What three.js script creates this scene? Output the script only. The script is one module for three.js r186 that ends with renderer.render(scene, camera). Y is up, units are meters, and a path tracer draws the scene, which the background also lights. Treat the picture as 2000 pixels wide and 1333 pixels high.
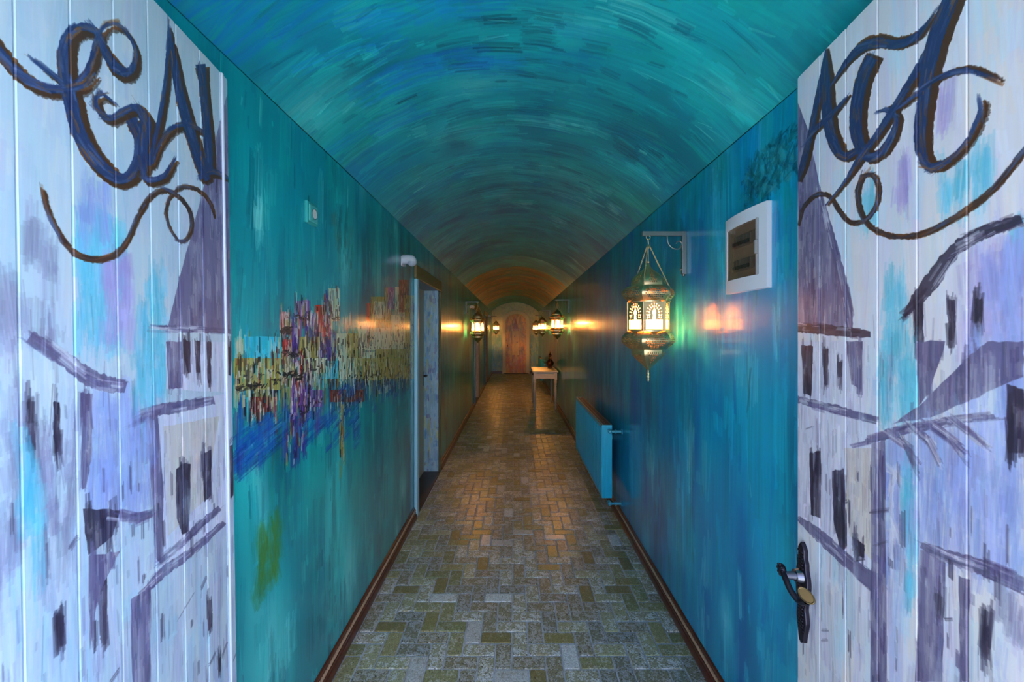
import * as THREE from 'three';
import { Sky } from 'three/addons/objects/Sky.js';
import { mergeGeometries } from 'three/addons/utils/BufferGeometryUtils.js';
import { RoundedBoxGeometry } from 'three/addons/geometries/RoundedBoxGeometry.js';

// ---------------------------------------------------------------- camera, sky, sun, exposure
const scene = new THREE.Scene();
const EYE = 1.53;
const camera = new THREE.PerspectiveCamera(2 * Math.atan(666.5 / 820) * 180 / Math.PI, 2000 / 1333, 0.05, 400);
camera.position.set(0, EYE, 0);
camera.setViewOffset(2000, 1333, -5, 19.5, 2000, 1333);
const sky = new Sky();
sky.scale.setScalar(2000);
const sunDir = new THREE.Vector3(0.80, 0.62, 0.09).normalize();
sky.material.uniforms.turbidity.value = 8;
sky.material.uniforms.rayleigh.value = 0.8;
sky.material.uniforms.mieCoefficient.value = 0.004;
sky.material.uniforms.mieDirectionalG.value = 0.7;
sky.material.uniforms.cloudCoverage.value = 0.75;
sky.material.uniforms.cloudDensity.value = 0.7;
sky.material.uniforms.cloudElevation.value = 0.6;
sky.material.uniforms.sunPosition.value.copy(sunDir);
scene.add(sky);
const sun = new THREE.DirectionalLight(new THREE.Color(1, 0.98, 0.95), 13);
sun.position.copy(sunDir).multiplyScalar(30);
sun.castShadow = true;
sun.shadow.mapSize.set(2048, 2048);
Object.assign(sun.shadow.camera, { left: -25, right: 25, top: 25, bottom: -25, near: 1, far: 80 });
scene.add(sun);
const LAMP = 1.3, FAR_LAMP = 5.2;
const renderer = new THREE.WebGLRenderer();
renderer.toneMapping = THREE.LinearToneMapping;
renderer.toneMappingExposure = 1.36;
renderer.shadowMap.enabled = true;

// ---------------------------------------------------------------- helpers
function rand(seed) { let a = seed >>> 0; return () => { a = (a + 0x6D2B79F5) | 0; let t = Math.imul(a ^ (a >>> 15), 1 | a); t = (t + Math.imul(t ^ (t >>> 7), 61 | t)) ^ t; return ((t ^ (t >>> 14)) >>> 0) / 4294967296; }; }
const used = {};
function numbered(name) { const n = used[name] = (used[name] ?? -1) + 1; return n ? `${name}_${String(n).padStart(3, '0')}` : name; }
function part(name, geometry, material, parent, at) {
  const m = new THREE.Mesh(geometry, material); m.name = name; m.castShadow = m.receiveShadow = true;
  if (at) m.position.set(...at);
  parent.add(m); return m;
}
function thing(name, label, category, [x, y, z] = [0, 0, 0], turn = 0, extra = {}) {
  const g = new THREE.Group(); g.name = numbered(name); g.position.set(x, y, z); g.rotation.y = turn;
  g.userData = { label, category, ...extra }; scene.add(g); return g;
}
function structure(name, label, category, at, turn) {
  const g = thing(name, label, category, at, turn, { kind: 'structure' }); return g;
}
const merge = (list) => mergeGeometries(list.map((g) => { const h = g.index ? g.toNonIndexed() : g; for (const k of Object.keys(h.attributes)) if (!['position', 'normal', 'uv'].includes(k)) h.deleteAttribute(k); return h; }));
const box = (w, h, d, x = 0, y = 0, z = 0) => new THREE.BoxGeometry(w, h, d).translate(x, y, z);
const rbox = (w, h, d, r, x = 0, y = 0, z = 0) => new RoundedBoxGeometry(w, h, d, 2, r).translate(x, y, z);
const cyl = (r0, r1, h, x = 0, y = 0, z = 0, n = 20) => new THREE.CylinderGeometry(r0, r1, h, n).translate(x, y, z);
const lathe = (pts, n = 24) => new THREE.LatheGeometry(pts.map(([r, y]) => new THREE.Vector2(r, y)), n);
const tube = (pts, r, n = 40, m = 8) => new THREE.TubeGeometry(new THREE.CatmullRomCurve3(pts.map((p) => new THREE.Vector3(...p))), n, r, m);
// a six-faced solid from its eight corners: front face first (a b c d, counter-clockwise seen from the front), then the same four at the back
function solid(f, b, uvOf) {
  const quads = [[f[0], f[1], f[2], f[3]], [b[1], b[0], b[3], b[2]], [f[1], b[1], b[2], f[2]], [b[0], f[0], f[3], b[3]], [f[3], f[2], b[2], b[3]], [b[0], b[1], f[1], f[0]]];
  const pos = [], uv = [];
  for (const q of quads) for (const i of [0, 1, 2, 0, 2, 3]) { pos.push(...q[i]); uv.push(...uvOf(q[i])); }
  const g = new THREE.BufferGeometry();
  g.setAttribute('position', new THREE.Float32BufferAttribute(pos, 3));
  g.setAttribute('uv', new THREE.Float32BufferAttribute(uv, 2));
  g.computeVertexNormals(); return g;
}
// a block with a chamfered top, lying in x z; top at y = 0
function block(w, l, h, c, u0 = 0, v0 = 0, scale = 2) {
  const x = w / 2, z = l / 2, ring = (a, y, k) => [[-x + a + k, y, z - a], [x - a - k, y, z - a], [x - a, y, z - a - k], [x - a, y, -z + a + k], [x - a - k, y, -z + a], [-x + a + k, y, -z + a], [-x + a, y, -z + a + k], [-x + a, y, z - a - k]];
  const top = ring(c, 0, c * 1.6), mid = ring(0, -c * 0.8, c * 1.6), low = ring(0, -h, c * 1.6), pos = [], uv = [];
  const tri = (...p) => { for (const q of p) { pos.push(...q); uv.push(u0 + (q[0] + x) * scale, v0 + (q[2] + z) * scale); } };
  for (let i = 1; i < 7; i++) tri(top[0], top[i], top[i + 1]);
  for (let i = 0; i < 8; i++) { const j = (i + 1) % 8; tri(mid[i], mid[j], top[j]); tri(mid[i], top[j], top[i]); tri(low[i], low[j], mid[j]); tri(low[i], mid[j], mid[i]); }
  const g = new THREE.BufferGeometry();
  g.setAttribute('position', new THREE.Float32BufferAttribute(pos, 3)); g.setAttribute('uv', new THREE.Float32BufferAttribute(uv, 2));
  g.computeVertexNormals(); return g;
}

// ---------------------------------------------------------------- paint
const css = ([r, g, b], a = 1) => `rgba(${r | 0},${g | 0},${b | 0},${a})`;
const vary = (c, k, R) => { const t = (R() - 0.5) * 2 * k; return c.map((v) => Math.max(0, Math.min(255, v + t + (R() - 0.5) * k * 0.6))); };
class Paint {
  constructor(w, h, seed) {
    this.w = w; this.h = h; this.R = rand(seed);
    this.c = document.createElement('canvas'); this.c.width = w; this.c.height = h; this.g = this.c.getContext('2d');
    this.bc = document.createElement('canvas'); this.bc.width = w / 2; this.bc.height = h / 2; this.b = this.bc.getContext('2d'); this.b.scale(0.5, 0.5);
    this.b.fillStyle = '#808080'; this.b.fillRect(0, 0, w, h);
  }
  fill(c) { this.g.fillStyle = css(c); this.g.fillRect(0, 0, this.w, this.h); }
  // one loaded brush stroke: bristles side by side, ragged at both ends
  stroke(x, y, ang, len, wid, col, alpha, n = 7, spread = 16) {
    const { R, g, b } = this, cx = Math.cos(ang), cy = Math.sin(ang);
    for (let i = 0; i < n; i++) {
      const o = ((i + R()) / n - 0.5) * wid, a = (-0.5 + R() * 0.22) * len, e = (0.5 - R() * 0.22) * len, bend = (R() - 0.5) * wid * 0.15;
      const p = [x + cx * a - cy * o, y + cy * a + cx * o, x + cx * e - cy * (o + bend), y + cy * e + cx * (o + bend)];
      g.strokeStyle = css(vary(col, spread, R), alpha * (0.5 + R() * 0.5)); g.lineWidth = wid / n * (0.7 + R() * 1.1); g.lineCap = 'butt';
      g.beginPath(); g.moveTo(p[0], p[1]); g.lineTo(p[2], p[3]); g.stroke();
      const v = (90 + R() * 90) | 0; b.strokeStyle = `rgba(${v},${v},${v},${alpha * 0.5})`; b.lineWidth = g.lineWidth;
      b.beginPath(); b.moveTo(p[0], p[1]); b.lineTo(p[2], p[3]); b.stroke();
    }
  }
  cloud(x, y, rx, ry, col, alpha) {
    const { g } = this; g.save(); g.translate(x, y); g.scale(rx, ry);
    const q = g.createRadialGradient(0, 0, 0, 0, 0, 1); q.addColorStop(0, css(col, alpha)); q.addColorStop(0.5, css(col, alpha * 0.6)); q.addColorStop(1, css(col, 0));
    g.fillStyle = q; g.beginPath(); g.arc(0, 0, 1, 0, 7); g.fill(); g.restore();
  }
  // a flat shape with dragged, ragged paint inside
  shape(pts, col, alpha = 1, dry = 0.4, ang = Math.PI / 2) {
    const { g, R } = this; let x0 = 1e9, x1 = -1e9, y0 = 1e9, y1 = -1e9;
    for (const [x, y] of pts) { x0 = Math.min(x0, x); x1 = Math.max(x1, x); y0 = Math.min(y0, y); y1 = Math.max(y1, y); }
    g.save(); g.beginPath();
    pts.forEach(([x, y], i) => { const [px, py] = pts[(i + pts.length - 1) % pts.length], n = 6; for (let k = 1; k <= n; k++) { const t = k / n, j = k < n ? 3 : 0; g[i === 0 && k === 1 ? 'moveTo' : 'lineTo'](px + (x - px) * t + (R() - 0.5) * j, py + (y - py) * t + (R() - 0.5) * j); } });
    g.closePath(); g.fillStyle = css(col, alpha); g.fill(); g.clip();
    const area = (x1 - x0) * (y1 - y0), n = Math.min(400, 6 + area / 260);
    for (let i = 0; i < n; i++) { const lite = R() < dry * 0.5; this.stroke(x0 + R() * (x1 - x0), y0 + R() * (y1 - y0), ang + (R() - 0.5) * 0.12, 20 + R() * 90, 3 + R() * 12, lite ? col.map((v) => v + (215 - v) * 0.55) : vary(col, 26, R), lite ? 0.4 : 0.5, 4); }
    g.restore();
  }
  ribbon(q, col, alpha, grow = 0, dx = 0, dy = 0, wob = 0) {   // q: points of both rims, already in canvas pixels
    const { g, b, R } = this, Lf = [], Rt = [];
    for (let i = 0; i < q.length; i += 2) { const [a, c] = [q[i], q[i + 1]], mx = (a[0] + c[0]) / 2, my = (a[1] + c[1]) / 2, k = 1 + grow; Lf.push(new THREE.Vector3(mx + (a[0] - mx) * k + dx, my + (a[1] - my) * k + dy, 0)); Rt.push(new THREE.Vector3(mx + (c[0] - mx) * k + dx, my + (c[1] - my) * k + dy, 0)); }
    const n = q.length * 5, A = new THREE.CatmullRomCurve3(Lf, false, 'centripetal').getPoints(n), B = new THREE.CatmullRomCurve3(Rt, false, 'centripetal').getPoints(n).reverse();
    for (const t of [g, b]) { t.beginPath(); [...A, ...B].forEach((p, i) => t[i ? 'lineTo' : 'moveTo'](p.x + (t === g ? (R() - 0.5) * wob : 0), p.y + (t === g ? (R() - 0.5) * wob : 0))); t.closePath(); }
    g.fillStyle = css(col, alpha); g.fill(); b.fillStyle = 'rgba(200,200,200,0.8)'; b.fill();
    return [A, B.reverse()];
  }
  texture(wrap = THREE.MirroredRepeatWrapping) { const t = new THREE.CanvasTexture(this.c); t.colorSpace = THREE.SRGBColorSpace; t.wrapS = t.wrapT = wrap; return t; }
  bump(wrap = THREE.MirroredRepeatWrapping) { const t = new THREE.CanvasTexture(this.bc); t.wrapS = t.wrapT = wrap; return t; }
}
const lacquer = (p, bump = 0.0025, extra = {}) => new THREE.MeshPhysicalMaterial({ map: p.texture(), bumpMap: p.bump(), bumpScale: bump, roughness: 0.42, clearcoat: 0.7, clearcoatRoughness: 0.13, ...extra });
const plain = (hex, roughness = 0.5, metalness = 0, extra = {}) => new THREE.MeshPhysicalMaterial({ color: hex, roughness, metalness, ...extra });

// traced outlines on the doors and the mural wall, in millimetres (along the surface, above eye height)
const lettersL = [
  [407,523,416,511,421,531,428,513,451,515,448,502,481,478,464,480,494,437,469,451,493,398,467,417,484,361,456,383,473,324,446,347,451,294,426,319,418,274,398,301,377,271,372,294,335,299,358,304,313,354,339,345,313,398,343,379,329,421,359,396],
  [388,420,390,417,411,420,411,414,429,397,419,402,421,380,412,391,396,378,395,390,363,404,369,415,332,426,323,448,322,412,290,433,326,370,294,384,327,329,298,341,314,300,304,315,255,324,262,333,229,360,239,361,215,385,219,385],
  [422,508,412,519,407,486,390,506,385,473,367,499,351,484,353,501,328,517,345,512,326,552,335,545,347,573,354,565,376,570,379,562,404,544,400,542,422,511,412,515,437,462,424,466,449,434,438,434,464,410,457,408],
  [601,387,590,405,582,373,571,391,562,362,552,380,535,359,529,375,506,367,504,381,474,385,475,398,444,411,448,415,420,449,422,449],
  [526,399,526,400,508,395,504,403,493,392,487,402],
  [235,668,232,670,242,608,231,615,253,535,239,542,271,455,256,460,291,386,276,391,301,335,291,338],
  [235,668,232,671,232,602,208,620,220,540,188,563,198,482,159,509,172,435,131,461,143,391,102,417,110,370,84,387],
  [285,344,294,343,260,397,269,397,219,447,229,452,172,475,168,490,115,486,106,497,79,479,73,484],
  [142,639,96,671,128,601,94,623,122,542,85,563,114,470,75,489,111,399,71,415],
  [129,366,139,377,79,399,82,413,39,409,29,425,2,413,-4,419],
];
const swirlL = [
  [525,213,520,216,519,186,513,190,503,154,497,159,473,124,467,132,432,120,432,129,386,138,392,145,354,175,363,177,327,226,337,227,292,274,301,278,259,297,259,306,222,299,215,308,185,283,174,290,173,253,160,256,190,215,182,213,207,206,210,201,234,221,240,218,250,250,256,248,241,284,247,284,207,319,212,323,166,335,162,344,119,333,110,342,89,312,77,319,76,291,69,293],
];
const lettersR = [
  [120,689,125,686,100,646,121,631,70,573,95,557,43,507,69,492,13,453,44,436,-4,413,14,404],
  [119,690,126,685,103,630,141,608,105,552,148,531,120,479,161,467,152,418,183,419,193,387,191,409,233,387,225,403],
  [49,495,42,501,90,505,75,521,148,510,134,527,203,528,200,533],
  [148,587,143,592,201,602,186,619,248,600,234,627,291,578,289,603,343,542,338,564,384,534,375,550,417,552,415,555],
  [256,590,289,556,229,565,266,532,208,512,249,485,204,453,246,436,224,397,257,394,263,356,269,375,304,354,289,373,330,375,314,390,341,406,328,412,319,443,313,434,283,454,283,452],
  [409,520,422,505,378,491,392,475,339,457,354,441,308,434,324,418,269,406,284,391,225,381,241,366,189,347,197,340,120,309,124,306],
  [441,586,467,553,429,569,457,536,404,530,436,498,387,475,418,450,378,419,407,400,373,364,401,350,379,320,403,316,401,285,412,297,428,278,422,294,451,285,445,295,472,298,466,305,489,319,482,326,499,342,492,348,497,357,492,360],
  [343,426,338,434,388,431,382,442,427,432,423,443,470,418,469,428,500,393,502,398,520,373,521,374],
];
const swirlR = [
  [10,285,1,289,34,325,23,332,86,339,79,351,128,323,136,329,162,280,174,283,199,242,204,250,251,233,245,241,285,257,275,263,293,292,280,296,277,325,269,321,244,337,252,328,222,312,236,305,226,269,240,268,250,227,261,231,294,194,299,202,346,176,346,185,397,172,394,182,446,183,441,191,488,197,483,207,522,218,517,226,552,248,547,255,577,268,572,275],
];
const cityL = [
  ['t','p',465,173,370,207,380,-19,468,-17],
  ['b','p',454,253,403,280,399,181,460,157],
  ['l','p',417,109,359,151,350,-20,419,-18],
  ['t','p',322,72,263,159,259,-22,337,-20],
  ['t','p',344,-20,252,-22,262,-119,307,-170,354,-166],
  ['t','p',328,-171,301,-177,309,-236,339,-218],
  ['g','p',600,72,562,59,499,-16,601,-14],
  ['g','p',550,156,516,141,499,93,510,80,540,125],
  ['s','p',0,653,2,2,254,10,215,116,136,306,55,518],
  ['s','r',280,4,279,12,201,0,199,13,3,-6,1,7],
  ['w','p',260,-22,11,-28,15,-166,262,-122],
  ['s','p',260,-22,209,-23,209,-127,254,-123],
  ['k','p',205,-17,179,-24,178,-95,190,-97,201,-58],
  ['k','p',159,-21,140,-25,144,-98,158,-97],
  ['k','p',115,-25,96,-26,102,-128,113,-127],
  ['k','p',24,-41,5,-42,8,-119,24,-117],
  ['w','p',318,-173,286,-158,15,-166,19,-511,278,-490],
  ['y','p',272,-199,65,-219,136,-409,262,-434],
  ['s','p',321,-177,289,-163,275,-342,278,-485,298,-463,313,-276],
  ['s','r',336,-177,340,-172,296,-174,305,-153,219,-180,226,-154,84,-184,90,-164],
  ['k','p',234,-302,215,-294,184,-306,196,-454,216,-454,235,-408],
  ['k','p',145,-295,103,-295,106,-408,134,-413],
  ['k','p',32,-307,0,-309,5,-448,30,-451],
  ['s','r',283,-485,295,-468,224,-480,236,-465,148,-471,166,-451,65,-462,79,-447],
  ['s','r',338,-518,345,-508,269,-514,288,-488,188,-518,204,-496,41,-510,58,-491],
  ['s','p',366,-503,315,-510,320,-700,364,-663],
  ['k','p',130,-657,113,-662,113,-728,126,-732],
  ['k','p',87,-831,76,-833,79,-867,88,-863],
  ['b','p',441,-100,377,-116,308,-175,304,-351,459,-287,450,-188],
  ['s','r',550,-15,540,0,498,-54,484,-35,443,-96,429,-70,372,-116,364,-94],
  ['s','p',464,-101,441,-106,446,-220,459,-262,465,-251],
  ['k','p',463,-292,387,-327,405,-365,454,-373],
  ['s','r',389,-344,385,-327,345,-367,345,-352,307,-372,309,-364],
  ['k','p',435,-398,417,-399,421,-544,430,-543,435,-520],
  ['s','p',454,-375,388,-400,438,-453,454,-532],
  ['k','p',551,-102,538,-103,538,-174,549,-173],
  ['k','p',511,-109,501,-110,501,-187,509,-188],
  ['k','p',511,-437,498,-445,500,-469,508,-481,511,-462],
  ['g','p',584,-97,554,-102,555,-270,574,-331,587,-290],
  ['g','p',537,-173,514,-183,521,-392,536,-353],
  ['t','p',565,-175,533,-181,532,-355,547,-340],
  ['g','p',498,-192,475,-140,474,-306,497,-376],
];
const cityR = [
  ['t','p',425,282,501,272,530,226,434,200],
  ['l','p',425,400,461,401,443,352,420,363],
  ['l','p',328,320,363,311,358,236,328,245],
  ['t','p',303,99,358,97,346,-20,297,-21],
  ['t','p',225,299,276,293,283,243,233,252],
  ['t','p',526,140,552,142,552,70,526,110],
  ['l','p',469,120,552,135,552,-15,465,-17],
  ['b','p',497,112,552,120,552,-15,509,-16],
  ['s','p',3,622,51,522,113,310,189,71,202,2,3,2],
  ['s','r',85,356,101,353,129,229,153,227,175,82,203,84,196,-5,215,-3],
  ['k','r',-1,-3,1,18,121,-9,124,15,265,-15,267,-1],
  ['k','r',353,25,345,31,407,65,383,84,468,132,454,150,508,143,501,163,554,150,549,166],
  ['k','p',438,53,452,51,450,-12,441,-16],
  ['k','p',484,51,496,50,495,15,486,15],
  ['k','p',374,48,390,52,393,-22,372,-22],
  ['w','p',3,-28,251,-22,248,-175,3,-177],
  ['k','p',19,-38,70,-39,63,-168,28,-166],
  ['k','p',110,-47,131,-43,128,-130,114,-132],
  ['k','p',162,-72,180,-70,178,-106,164,-107],
  ['s','p',190,-23,243,-22,240,-127,209,-120],
  ['t','p',284,-21,376,-19,374,-145,328,-179,289,-177],
  ['s','p',376,-19,434,-17,405,-108,379,-140],
  ['b','p',473,-33,553,-14,553,-133,473,-119],
  ['s','p',322,-183,384,-136,473,-41,504,-16,553,-14,553,-65,477,-110,405,-153],
  ['w','p',3,-198,283,-189,269,-501,3,-507],
  ['y','p',185,-269,269,-245,269,-480,201,-459],
  ['s','r',-4,-196,4,-177,146,-195,154,-174,280,-192,285,-178],
  ['b','p',283,-231,508,-136,553,-133,553,-353,384,-389,283,-524],
  ['s','r',235,-248,233,-245,299,-220,293,-205,375,-185,372,-171,452,-154,451,-142,516,-134,515,-125],
  ['s','r',324,-213,331,-204,352,-225,362,-216,368,-247,374,-243],
  ['s','r',376,-190,382,-182,400,-203,410,-193,412,-219,417,-216],
  ['s','r',417,-176,422,-168,439,-186,447,-177,450,-196,453,-192],
  ['s','r',458,-157,462,-151,474,-166,479,-159,484,-172,486,-169],
  ['w','r',325,-379,318,-382,326,-299,317,-302,332,-287,335,-275,342,-298,347,-296,341,-332,345,-331],
  ['w','r',324,-509,319,-512,326,-403,317,-408,326,-392,335,-380,339,-412,343,-409],
  ['k','p',55,-318,101,-299,99,-468,61,-475],
  ['k','p',144,-335,185,-315,195,-486,176,-513,148,-449],
  ['k','p',211,-457,249,-458,248,-486,221,-495],
  ['k','p',531,-78,553,-83,553,-173,533,-179],
  ['s','r',-5,-516,10,-499,78,-530,107,-495,171,-539,198,-502,273,-545,299,-505],
  ['s','p',268,-235,304,-220,309,-702,265,-738],
  ['s','p',384,-398,434,-381,429,-601,374,-647],
  ['s','r',382,-395,387,-382,439,-392,447,-368,496,-380,505,-353,548,-374,557,-350],
  ['k','p',414,-456,431,-456,429,-475,417,-485],
  ['k','p',496,-464,505,-451,504,-475,497,-482],
  ['s','p',458,-401,477,-398,473,-564,460,-574],
  ['g','p',515,-398,553,-392,553,-446,522,-450],
  ['t','p',346,-263,374,-253,374,-478,351,-502],
];
const mural = [
  ['p',1570,114,1687,122,1687,39,1570,36],
  ['q',1472,66,1548,70,1548,-10,1472,-9],
  ['q',1477,39,1550,41,1550,-15,1477,-15],
  ['r',1733,107,1885,116,1885,-25,1733,-23],
  ['i',1810,148,1885,154,1885,44,1810,42],
  ['w',1854,189,1976,201,1976,46,1854,43],
  ['i',1656,44,1753,47,1753,-40,1656,-38],
  ['i',1543,30,1603,31,1603,-104,1543,-100],
  ['p',1681,70,1740,72,1740,15,1681,14],
  ['c',1276,-17,1537,-21,1537,-111,1276,-92],
  ['r',1487,-31,1543,-32,1543,-94,1487,-91],
  ['o',1603,-22,1781,-24,1781,-180,1603,-162],
  ['o',1234,-80,1487,-96,1487,-169,1234,-140],
  ['i',1767,-30,1934,-33,1934,-132,1767,-121],
  ['w',1934,-12,2199,-14,2199,-183,1934,-161],
  ['o',2058,-13,2288,-14,2288,-260,2058,-233],
  ['o',1496,-91,1581,-97,1581,-179,1496,-170],
  ['r',1586,-91,1636,-94,1636,-186,1586,-180],
  ['r',2336,156,2464,165,2464,-51,2336,-49],
  ['o',2398,196,2668,218,2668,62,2398,55],
  ['w',2450,173,2668,189,2668,81,2450,74],
  ['o',2668,276,2784,288,2784,24,2668,23],
  ['p',2717,281,2873,298,2873,150,2717,142],
  ['w',2891,305,3133,330,3133,26,2891,24],
  ['m',2987,364,3270,399,3270,147,2987,135],
  ['o',3133,267,3498,298,3498,-137,3133,-123],
  ['w',2199,51,2491,57,2491,-116,2199,-102],
  ['w',2491,21,3111,26,3111,-133,2491,-107],
  ['o',2491,-107,3498,-150,3498,-397,2491,-283],
  ['w',2288,-115,2491,-125,2491,-283,2288,-260],
  ['w',2801,106,3155,119,3155,-89,2801,-79],
  ['m',3367,213,3526,223,3526,30,3367,28],
  ['o',3246,146,3526,159,3526,-293,3246,-270],
  ['c',1781,-128,2003,-144,2003,-227,1781,-202],
  ['p',1650,-131,1700,-135,1700,-193,1650,-187],
  ['w',1968,-127,2288,-148,2288,-260,1968,-223],
  ['o',1236,-80,1480,-96,1480,-207,1236,-173],
  ['o',1496,-97,1597,-103,1597,-177,1496,-166],
  ['r',1579,-102,1630,-105,1630,-195,1579,-189],
  ['o',2186,-141,2583,-167,2583,-302,2186,-255],
  ['w',1634,-106,1846,-119,1846,-183,1634,-162],
  ['o',2583,-167,3464,-224,3464,-384,2583,-287],
  ['p',1545,-162,1682,-177,1682,-342,1545,-314],
  ['m',1304,-205,1458,-229,1458,-280,1304,-250],
  ['m',1870,-262,2292,-321,2292,-387,1870,-316],
  ['i',1496,-279,1672,-311,1672,-495,1496,-443],
  ['v',1258,-285,1512,-343,1512,-387,1258,-322],
  ['v',1236,-294,1436,-342,1436,-409,1236,-352],
  ['v',1653,-327,1870,-370,1870,-424,1653,-375],
  ['p',1634,-228,1799,-252,1799,-325,1634,-295],
  ['v',1974,-230,2255,-263,2255,-329,1974,-287],
  ['v',2408,-295,3303,-405,3303,-462,2408,-337],
  ['o',1974,-345,2030,-354,2030,-601,1974,-584],
  ['v',2153,-363,2220,-375,2220,-600,2153,-582],
  ['v',1236,-366,1316,-390,1316,-413,1236,-387],
  ['v',1846,-354,2121,-407,2121,-530,1846,-461],
];


// wall paint: patches first, then upright dragged strokes
function wallPaint(w, h, seed, palette, base, { ang = Math.PI / 2, n = 1, long = 1, spread = 0.14, bold = 1 } = {}) {
  const p = new Paint(w, h, seed), R = p.R, pick = () => palette[(Math.pow(R(), 1.25) * palette.length) | 0];
  p.fill(base);
  for (let i = 0; i < 200; i++) { const a = (0.02 + R() * 0.06) * h; p.cloud(R() * w, R() * h, a, a * (1.5 + R() * 3), pick(), 0.5 + R() * 0.4); }
  const m = w * h / 4600 * n;
  for (let i = 0; i < m; i++) p.stroke(R() * w, R() * h, ang + (R() - 0.5) * spread, (60 + R() * 300) * long, 10 + R() * 54, pick(), (0.10 + R() * 0.26) * bold, 9, 14);
  // patches worked over with a smaller brush
  for (let k = 0; k < 46 * n; k++) { const x = R() * w, y = R() * h, c = pick(), sx = 20 + R() * 90, sy = 50 + R() * 190; for (let i = 0; i < 14; i++) p.stroke(x + (R() - 0.5) * sx * 2, y + (R() - 0.5) * sy * 2, ang + (R() - 0.5) * spread * 1.6, (30 + R() * 130) * long, 4 + R() * 20, vary(c, 16, R), (0.2 + R() * 0.3) * bold, 6, 22); }
  for (let i = 0; i < m * 0.5; i++) p.stroke(R() * w, R() * h, ang + (R() - 0.5) * spread * 2, (16 + R() * 110) * long, 2 + R() * 9, pick(), (0.2 + R() * 0.4) * bold, 4, 30);
  for (let i = 0; i < 110; i++) p.stroke(R() * w, R() * h, ang + (R() - 0.5) * 0.4, 20 + R() * 130, 1 + R() * 2.5, palette[palette.length - 1], 0.45, 2, 20);
  return p;
}
const TEAL = [[4, 158, 162], [0, 134, 144], [6, 176, 176], [0, 112, 126], [8, 164, 150], [0, 138, 160], [20, 200, 196], [0, 92, 106], [130, 232, 224]];
const BLUE = [[0, 142, 196], [0, 166, 208], [0, 112, 190], [0, 184, 214], [0, 140, 158], [0, 92, 176], [10, 200, 232], [0, 100, 126], [130, 226, 240]];
const VAULT = [[0, 160, 168], [0, 132, 146], [8, 186, 186], [0, 112, 132], [0, 160, 148], [0, 134, 172], [24, 200, 196], [0, 92, 110], [110, 216, 208]];
const COPPER = [[188, 117, 58], [152, 94, 51], [208, 137, 76], [122, 107, 89], [168, 127, 89], [224, 178, 127]];
const GREY = [[140, 163, 163], [122, 135, 127], [178, 185, 173], [109, 132, 142]];

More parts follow.
